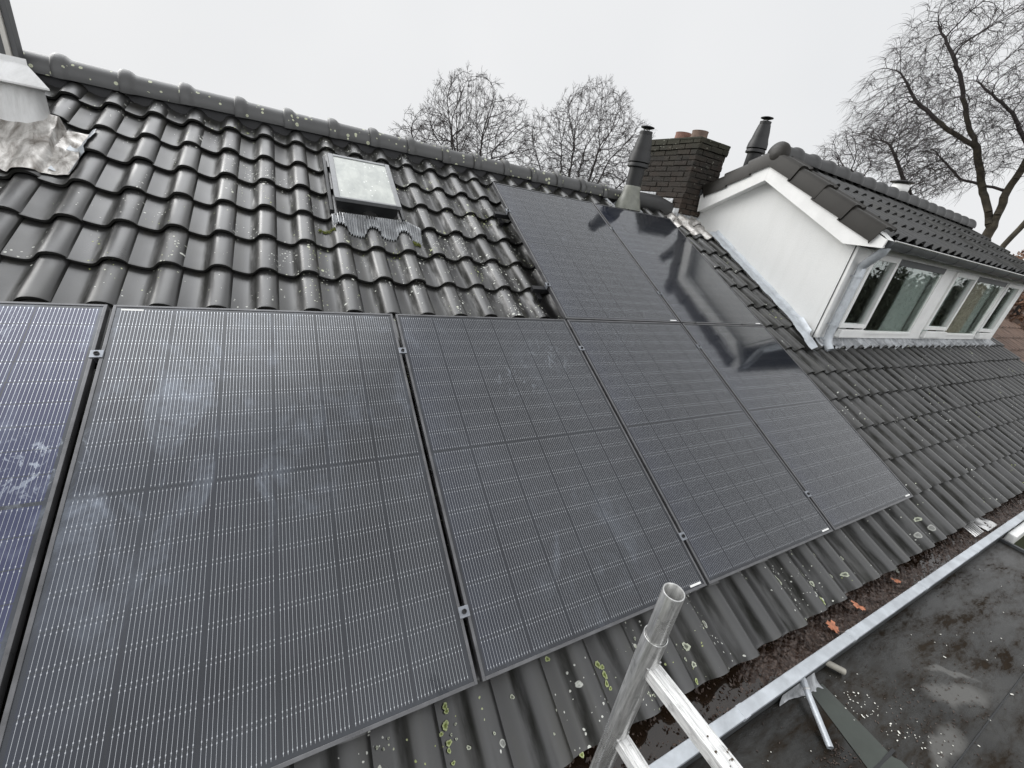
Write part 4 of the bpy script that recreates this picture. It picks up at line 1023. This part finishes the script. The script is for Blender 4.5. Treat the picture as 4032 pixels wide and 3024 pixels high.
def poly_disc(m, cx, cy, rx, ry, rot, z, seed, n=48, rough=.25):
    r = random.Random(seed); ph = [r.uniform(0, 6.28) for _ in range(5)]; pts = []
    for k in range(n):
        t = 2 * PI * k / n; s = 1 + rough * (.5 * math.sin(2 * t + ph[0]) + .35 * math.sin(3 * t + ph[1]) + .22 * math.sin(5 * t + ph[2]) + .15 * math.sin(9 * t + ph[3]))
        x, y = rx * s * math.cos(t), ry * s * math.sin(t); pts.append((cx + x * math.cos(rot) - y * math.sin(rot), cy + x * math.sin(rot) + y * math.cos(rot), z))
    m.poly(pts)
m = MB(); r = random.Random(31)
for q in range(150):
    if r.random() < .45: k = r.random(); x = 2.86 + .25 * k + r.gauss(0, .05); y = -.47 - .42 * k + r.gauss(0, .04)
    else: x = 2.2 + 3.3 * r.random() ** 1.6; y = r.uniform(-1.2, -.42)
    if y > -.39: continue
    s = r.uniform(.0012, .0038) * (1.7 if r.random() < .2 else 1); a = r.uniform(0, 6.28); e = r.uniform(1, 2.4)
    m.box((x, y, ZF + .004), (s * e, s, .0018), (math.cos(a), math.sin(a), 0), (-math.sin(a), math.cos(a), 0))
tag(m.build('pale_debris', M['petal']), 'scattered pale bits on the wet flat roof', 'debris', kind='stuff')
m = MB()
for q in range(700):
    k = r.random()
    if k < .35: x = 3.25 + r.gauss(0, .24); y = -.68 + r.gauss(0, .09)
    elif k < .6: x = 2.50 + r.gauss(0, .13); y = -.58 - abs(r.gauss(0, .10))
    else: x = r.uniform(2.0, 5.4); y = r.uniform(-1.2, -.40)
    if y > -.385: continue
    s = r.uniform(.001, .0045); a = r.uniform(0, 6.28)
    m.box((x, y, ZF + .003), (s * 2, s * .6, .002), (math.cos(a), math.sin(a), 0), (-math.sin(a), math.cos(a), 0))
tag(m.build('dark_debris', M['litter']), 'dark crumbs of moss and leaf on the wet flat roof', 'debris', kind='stuff')
# two pipes on the flat roof
pz = empty('zinc_pipe', (2.68, -.37, -.36), 'grey zinc pipe lying on the flat roof, pointing away from the gutter', 'pipe')
m = MB(); m.tube([(2.690, -.345, -.335), (2.682, -.385, -.345), (2.662, -.42, -.362), (2.548, -.585, -.388)], .0135, 16, caps=False); m.tube([(2.690, -.345, -.335), (2.662, -.42, -.362), (2.548, -.585, -.388)], .0118, 16, caps=False); m.build('pipe', M['zinc'], pz, smooth=True)
m = MB(); m.lathe((2.668, -.41, -.358), [(.0135, -.006), (.016, 0), (.0135, .006)], 16, (.57, .82, .1)); m.build('sleeve', M['galv'], pz, smooth=True)
pv = empty('plastic_pipe', (2.93, -.36, -.37), 'short cream plastic pipe poking out under the gutter', 'pipe')
m = MB(); m.tube([(2.90, -.32, -.372), (2.99, -.437, -.385)], .0155, 16, caps=False); m.tube([(2.90, -.32, -.372), (2.99, -.437, -.385)], .0135, 16, caps=False); m.build('pipe', M['pvc'], pv, smooth=True)

# ================================================================== scaffold frame
D0 = .82
CAMP = Vector((0.65612, -0.67604, 1.44147)); T = CAMP + (Vector((1.32457, -0.34911, 0.77342)) - CAMP) * D0
ax = Vector((.055, .0, -1)).normalized()
sc = empty('scaffold_frame', T + ax * 1.28, 'aluminium scaffold tower frame with open spigot standing beside the gutter', 'scaffold')
def hollow(m, a, b, r1, r2, n=36):
    d = (b - a).normalized(); L_ = (b - a).length
    m.lathe(a, [(r2, L_), (r2, .001), (r2 + .0006, 0), (r1 - .0006, 0), (r1, .0008), (r1, L_)], n, d)
zend = (T.z - (ZF + .004)) / -ax.z
m = MB(); m_sp = T; hollow(m, T, T + ax * .30, .0188, .0160); m.build('spigot', M['galv'], sc, smooth=True, sharp=40)
m = MB(); rs = .0222; TS = T + ax * .116; hollow(m, TS, T + ax * zend, rs, .0196)
py = T + Vector((.03, -.62, 0)); hollow(m, py + ax * .116, py + ax * zend, rs, .0196); m.build('standard', M['galv'], sc, smooth=True, sharp=40)
m = MB()
side = Vector((.05, -1, 0)).normalized()
for dz, k in ((.196, 0), (.445, 1), (.694, 2), (.943, 3)):
    a = T + ax * dz + side * .018; b = T + ax * dz + side * .61
    mm = MB(); c = (a + b) / 2; Xp = side.cross(Vector((0, 0, 1))).normalized()
    mm.box(c, ((b - a).length, .031, .024), side, Xp, (0, 0, 1))
    for q in (-.0115, -.0075, .0075, .0115): mm.box(c + Xp * q + Vector((0, 0, .0127)), ((b - a).length, .0018, .0016), side, Xp, (0, 0, 1))
    rg = mm.build('rung', M['alu'], sc, bevel=.0015)
    wm = MB(); p = a + side * -.002
    ring = [p + Xp * (.0165 * sx_) + Vector((0, 0, .0135 * sz_)) for sx_, sz_ in ((-1, -1), (-1, 0), (-1, 1), (0, 1.15), (1, 1), (1, 0), (1, -1), (0, -1.1), (-1, -1))]
    ring = [q_ + side * rnd.uniform(-.001, .002) for q_ in ring]; wm.tube(ring, .0028, 8); wm.build('weld', M['galv'], rg, smooth=True)
m = MB()
for q in range(34):
    s_ = rnd.uniform(.001, .0035); k = abs(rnd.gauss(.20, .05)); p = T + ax * .196 + side * (.018 + k) + Vector((rnd.gauss(0, .006), 0, .0131))
    m.box(p, (s_ * 1.4, s_, .0012), (1, 0, 0))
rgs = [o for o in sc.children if o.name.startswith('rung')]
m.build('mud_speck', simple('dried_mud', (.06, .045, .03), .8), rgs[0])

# ================================================================== trees
def colonize(root, lumps, natt, step, kill, infl, seed, init, jitter=.25, grav=0., maxit=140, mom=.7):
    r = random.Random(seed); att = []
    tot = sum(l[1][0] * l[1][1] * l[1][2] for l in lumps)
    for c, rad in lumps:
        n = int(natt * rad[0] * rad[1] * rad[2] / tot)
        while n > 0:
            p = Vector((r.uniform(-1, 1), r.uniform(-1, 1), r.uniform(-1, 1)))
            if p.length > 1 or p.length < r.random() * .75: continue
            att.append(Vector(c) + Vector((p.x * rad[0], p.y * rad[1], p.z * rad[2]))); n -= 1
    nodes = []; par = []
    for chain in init:
        pi = -1
        for i, p in enumerate(chain):
            p = Vector(p)
            if i == 0 and nodes:
                pi = min(range(len(nodes)), key=lambda q: (nodes[q] - p).length)
                if (nodes[pi] - p).length < .05: continue
            if pi >= 0:
                a = nodes[pi]; k = max(1, int((p - a).length / step))
                for s in range(1, k + 1):
                    q = a.lerp(p, s / k) + Vector((r.gauss(0, 1), r.gauss(0, 1), r.gauss(0, .4))) * step * .10 * (s < k)
                    nodes.append(q); par.append(pi); pi = len(nodes) - 1
            else: nodes.append(p); par.append(-1); pi = len(nodes) - 1
    nk = {}
    for it in range(maxit):
        kd = kdtree.KDTree(len(nodes))
        for i, p in enumerate(nodes): kd.insert(p, i)
        kd.balance(); acc = {}; keep = []
        for a in att:
            co, i, d = kd.find(a)
            if d < kill: continue
            keep.append(a)
            if d < infl: acc.setdefault(i, Vector((0, 0, 0))); acc[i] += (a - co).normalized()
        att = keep
        if not acc: break
        for i, v in acc.items():
            if nk.get(i, 0) >= 3: continue
            nk[i] = nk.get(i, 0) + 1
            pd_ = (nodes[i] - nodes[par[i]]).normalized() if par[i] >= 0 else Vector((0, 0, 1))
            v = v.normalized() + pd_ * mom + Vector((r.gauss(0, 1), r.gauss(0, 1), r.gauss(0, 1))) * jitter + Vector((0, 0, -grav))
            nodes.append(nodes[i] + v.normalized() * step); par.append(i)
    return nodes, par
def fan(fork, cen, rx, rz, n, seed, low=.15):
    r = random.Random(seed); out_ = []
    for k in range(n):
        a = 2 * PI * (k + r.uniform(-.3, .3)) / n; e = (.35 + .45 * (k % 3) / 2) * (1 if k % 2 else .8)
        tip = Vector(cen) + Vector((math.cos(a) * rx * e, math.sin(a) * rx * e, rz * (-.25 + .55 * (1 - e) + r.uniform(-.1, .1))))
        f = Vector(fork) + Vector((0, 0, r.uniform(0, 1.2))); mid = f.lerp(tip, .5) + Vector((math.cos(a), math.sin(a), -.3)) * rx * .10
        out_.append([tuple(f), tuple(mid), tuple(tip)])
    return out_
def tree(name, label, seed, root, lumps, init, natt, step, r_tip, r_base, twig_len, droop=0., ntw=3, kill=None, infl=None, mat='bark', group=None, jitter=.25, wind=None, twr=.006, expo=2.4):
    nodes, par = colonize(root, lumps, natt, step, kill or step * 1.4, infl or step * 7, seed, init, jitter)
    n = len(nodes); area = [0.] * n; kids = [0] * n
    for i in range(n): 
        if par[i] >= 0: kids[par[i]] += 1
    for i in range(n - 1, -1, -1):
        if area[i] == 0: area[i] = r_tip ** expo
        if par[i] >= 0: area[par[i]] += area[i]
    rad = [a ** (1 / expo) for a in area]; sc_ = r_base / max(rad)
    rad = [max(r_tip, q * (sc_ if q > r_tip * 3 else 1 + (sc_ - 1) * max(0, (q - r_tip) / (2 * r_tip)))) if sc_ < 1 else q for q in rad]
    rad = [min(q, r_base) for q in rad]
    t = empty(name, root, label, 'tree', group)
    tr, cr_ = MB(), MB(); r = random.Random(seed + 1)
    for i in range(n):
        p = par[i]
        if p < 0: continue
        big = rad[i] > .045; mb_ = tr if big else cr_
        sides = 8 if big else (4 if rad[i] > .012 else 3)
        a, b = nodes[p], nodes[i]; ra = min(rad[p], rad[i] * 1.5)
        mb_.tube([a - (b - a) * .08, b], [ra, rad[i]], sides, caps=False)
    for i in range(n):
        if rad[i] > r_tip * 4: continue
        k = ntw + (2 if kids[i] == 0 else 0)
        if kids[i] > 0: k = r.randint(0, ntw - 1)
        d0 = (nodes[i] - nodes[par[i]]).normalized() if par[i] >= 0 else Vector((0, 0, 1))
        for q in range(k):
            d = (d0 + Vector((r.gauss(0, 1), r.gauss(0, 1), r.gauss(0, 1))) * .45).normalized(); L_ = twig_len * r.uniform(.5, 1.2)
            pts = [nodes[i]]; p = nodes[i].copy(); nseg = 3 if not droop else 5
            for s in range(nseg):
                d = (d + Vector((r.gauss(0, 1), r.gauss(0, 1), r.gauss(0, 1))) * .13 + Vector((0, 0, -droop * .7)) + (Vector(wind) * .12 * s if wind else Vector((0, 0, 0)))).normalized()
                p = p + d * L_ / nseg; pts.append(p.copy())
            cr_.tube(pts, [twr * (1 - .6 * s / nseg) for s in range(nseg + 1)], 3, caps=False)
            if not droop:
                for s_ in pts[1:3]:
                    d2 = (d + Vector((r.gauss(0, 1), r.gauss(0, 1), r.gauss(0, 1))) * .9).normalized(); cr_.tube([s_, s_ + d2 * L_ * .45], [twr * .8, twr * .4], 3, caps=False)
    tr.build('trunk', M[mat], t, smooth=True, sharp=80); cr_.build('crown', M['twig'], t)
    return t
tree('bare_tree', 'bare round crowned tree behind the ridge, left of the pair', 41, (8.6, 19.8, -3.2),
     [((7.4, 20.1, 3.3), (2.3, 2.2, 1.8)), ((8.2, 20.0, 4.5), (2.0, 2.0, 2.0)), ((9.7, 19.4, 3.9), (1.6, 1.7, 2.0)), ((6.0, 20.6, 3.0), (1.2, 1.4, 1.3))],
     [[(8.6, 19.8, -3.2), (8.6, 19.8, .2)]] + fan((8.6, 19.8, -.6), (8.1, 20.0, 3.6), 2.9, 2.6, 11, 4),
     6200, .22, .0075, .20, .32, group='bare trees behind the ridge', jitter=.12, twr=.0056, ntw=3, kill=.26, infl=1.5)
tree('bare_tree', 'bare round crowned tree behind the ridge, right of the pair beside the flue', 52, (14.0, 19.0, -3.2),
     [((14.3, 18.9, 4.9), (2.3, 2.3, 2.7)), ((15.7, 17.9, 4.2), (1.7, 1.9, 2.0)), ((12.7, 20.0, 4.2), (1.6, 1.6, 2.0)), ((14.2, 18.9, 3.0), (2.8, 2.8, 1.3))],
     [[(14.0, 19.0, -3.2), (14.0, 19.0, .6)]] + fan((14.0, 19.0, .2), (14.2, 18.9, 4.3), 2.9, 3.0, 12, 6),
     7000, .22, .0075, .22, .32, group='bare trees behind the ridge', jitter=.12, twr=.0056, ntw=3, kill=.26, infl=1.5)
tree('birch_tree', 'tall bare birch with drooping twigs and forked trunk at the right edge', 63, (16.1, 3.6, -3.2),
     [((15.1, 6.0, 6.6), (.9, 1.1, 1.2)), ((15.3, 5.7, 5.3), (1.1, 1.5, .9)), ((15.0, 6.7, 5.8), (.6, .9, .8)), ((15.9, 4.1, 5.6), (1.0, 1.2, 1.5)), ((15.9, 4.9, 4.4), (.9, 1.1, .8)), ((15.7, 4.3, 7.4), (1., 1.2, .9)), ((16.2, 3.2, 5.2), (.9, .9, 1.4))],
     [[(16.1, 3.6, -3.2), (16.07, 3.62, 2.9), (16.03, 3.72, 3.7), (16.05, 3.70, 4.5), (16.1, 3.5, 5.6), (16.0, 3.5, 7.0)],
      [(16.07, 3.62, 2.85), (15.98, 3.9, 3.35), (15.87, 4.27, 3.96), (15.75, 4.6, 4.6), (15.60, 4.95, 5.1), (15.41, 5.5, 6.09), (15.04, 6.32, 7.2)],
      [(15.75, 4.6, 4.6), (15.4, 5.3, 5.0), (15.16, 6.09, 5.6), (14.92, 6.6, 6.2)], [(16.05, 3.70, 4.5), (15.75, 4.3, 5.3), (15.54, 5.2, 6.0)], [(16.03, 3.72, 3.7), (15.8, 4.6, 3.9), (15.6, 5.2, 4.4)]],
     8000, .12, .0042, .19, .40, droop=.2, ntw=4, kill=.15, infl=.9, mat='barkb', jitter=.16, wind=(0, .5, -.2), twr=.0032, expo=2.2)
tree('birch_tree', 'smaller bare birch crown seen just above the dormer ridge, left of the tall birch', 74, (17.3, 6.0, -3.2),
     [((16.5, 7.7, 4.6), (.9, .95, .85)), ((16.95, 6.9, 4.9), (.9, .9, .75)), ((17.3, 6.1, 4.2), (.9, .9, .8)), ((16.6, 7.9, 3.9), (.8, .8, .6))],
     [[(17.35, 5.9, -3.2), (17.4, 5.8, 3.3), (17.2, 6.3, 4.0), (17.0, 6.9, 4.8)], [(17.4, 5.8, 3.0), (17.0, 6.9, 3.7), (16.6, 7.6, 4.2)]],
     4200, .12, .005, .12, .32, droop=.16, ntw=4, kill=.15, infl=.9, jitter=.16, wind=(0, .5, -.2), twr=.0032, expo=2.2)
tree('leaning_tree', 'thick leaning tree trunk beyond the dormer at the right edge', 85, (14.3, 2.9, -3.2),
     [((14.3, 2.2, 4.6), (.8, .8, 1.0)), ((14.6, 2.9, 5.6), (.8, 1.0, .8))], [[(14.3, 2.95, -3.2), (14.22, 2.85, 1.9), (14.22, 2.66, 2.9), (14.3, 2.3, 4.2)]],
     900, .16, .006, .17, .5, droop=.3, ntw=2, kill=.2, infl=1.2, mat='barkb', jitter=.16, wind=(0, .5, -.2), twr=.005, expo=2.2)
# brown beech hedge behind the dormer
m = MB(); r = random.Random(8)
for q in range(9000):
    p = Vector((r.gauss(0, 1), r.gauss(0, 1), r.gauss(0, 1))).normalized() * r.uniform(.75, 1.) ; c = Vector((15.3, 2.2, 1.2)) + Vector((p.x * .8, p.y * 1.35, p.z * 1.35 + .12 * math.sin(p.y * 9)))
    s = r.uniform(.03, .06); a = Vector((r.gauss(0, 1), r.gauss(0, 1), r.gauss(0, 1))).normalized() * s; b = Vector((r.gauss(0, 1), r.gauss(0, 1), r.gauss(0, 1))).normalized() * s * .7
    m.poly([c - a, c - b, c + a, c + b])
he = empty('beech_shrub', (15.3, 2.2, -3.2), 'brown leaved beech at the far right, beyond the end of the dormer roof', 'shrub')
m.build('foliage', M['hedge'], he); m = MB(); m.tube([(15.3, 2.2, -3.2), (15.3, 2.2, 2.0)], [.12, .05], 8); m.build('stem', M['bark'], he)
# ground
m = MB(); m.poly([(-300, -300, -3.2), (300, -300, -3.2), (300, 300, -3.2), (-300, 300, -3.2)]); tag(m.build('ground', M['ground']), kind='structure')

m = MB(); r = random.Random(77)  # unseen hedge added behind the camera for dark reflections in the panes
for q in range(30000):
    x = -8 + 78 * (q / 30000); y = -9.5 + r.gauss(0, .35); z = -3.2 + 4.8 * r.random() ** .8 + .5 * math.sin(x * .9) + .3 * math.sin(x * 2.3)
    s_ = r.uniform(.08, .24); a = Vector((r.gauss(0, 1), r.gauss(0, .4), r.gauss(0, 1))).normalized() * s_; b = Vector((r.gauss(0, 1), r.gauss(0, .4), r.gauss(0, 1))).normalized() * s_ * .7; c = Vector((x, y, max(-3.1, z)))
    m.poly([c - a, c - b, c + a, c + b])
m.b2((-8, -9.9, -3.2), (70, -9.6, .4))
gh = empty('added_hedge', (30, -9.7, -3.2), 'dark conifer hedge added out of view, to darken the dormer window reflections', 'hedge')
m.build('foliage', simple('dark_conifer', (.022, .026, .017), .9, 0, 2, .4), gh)
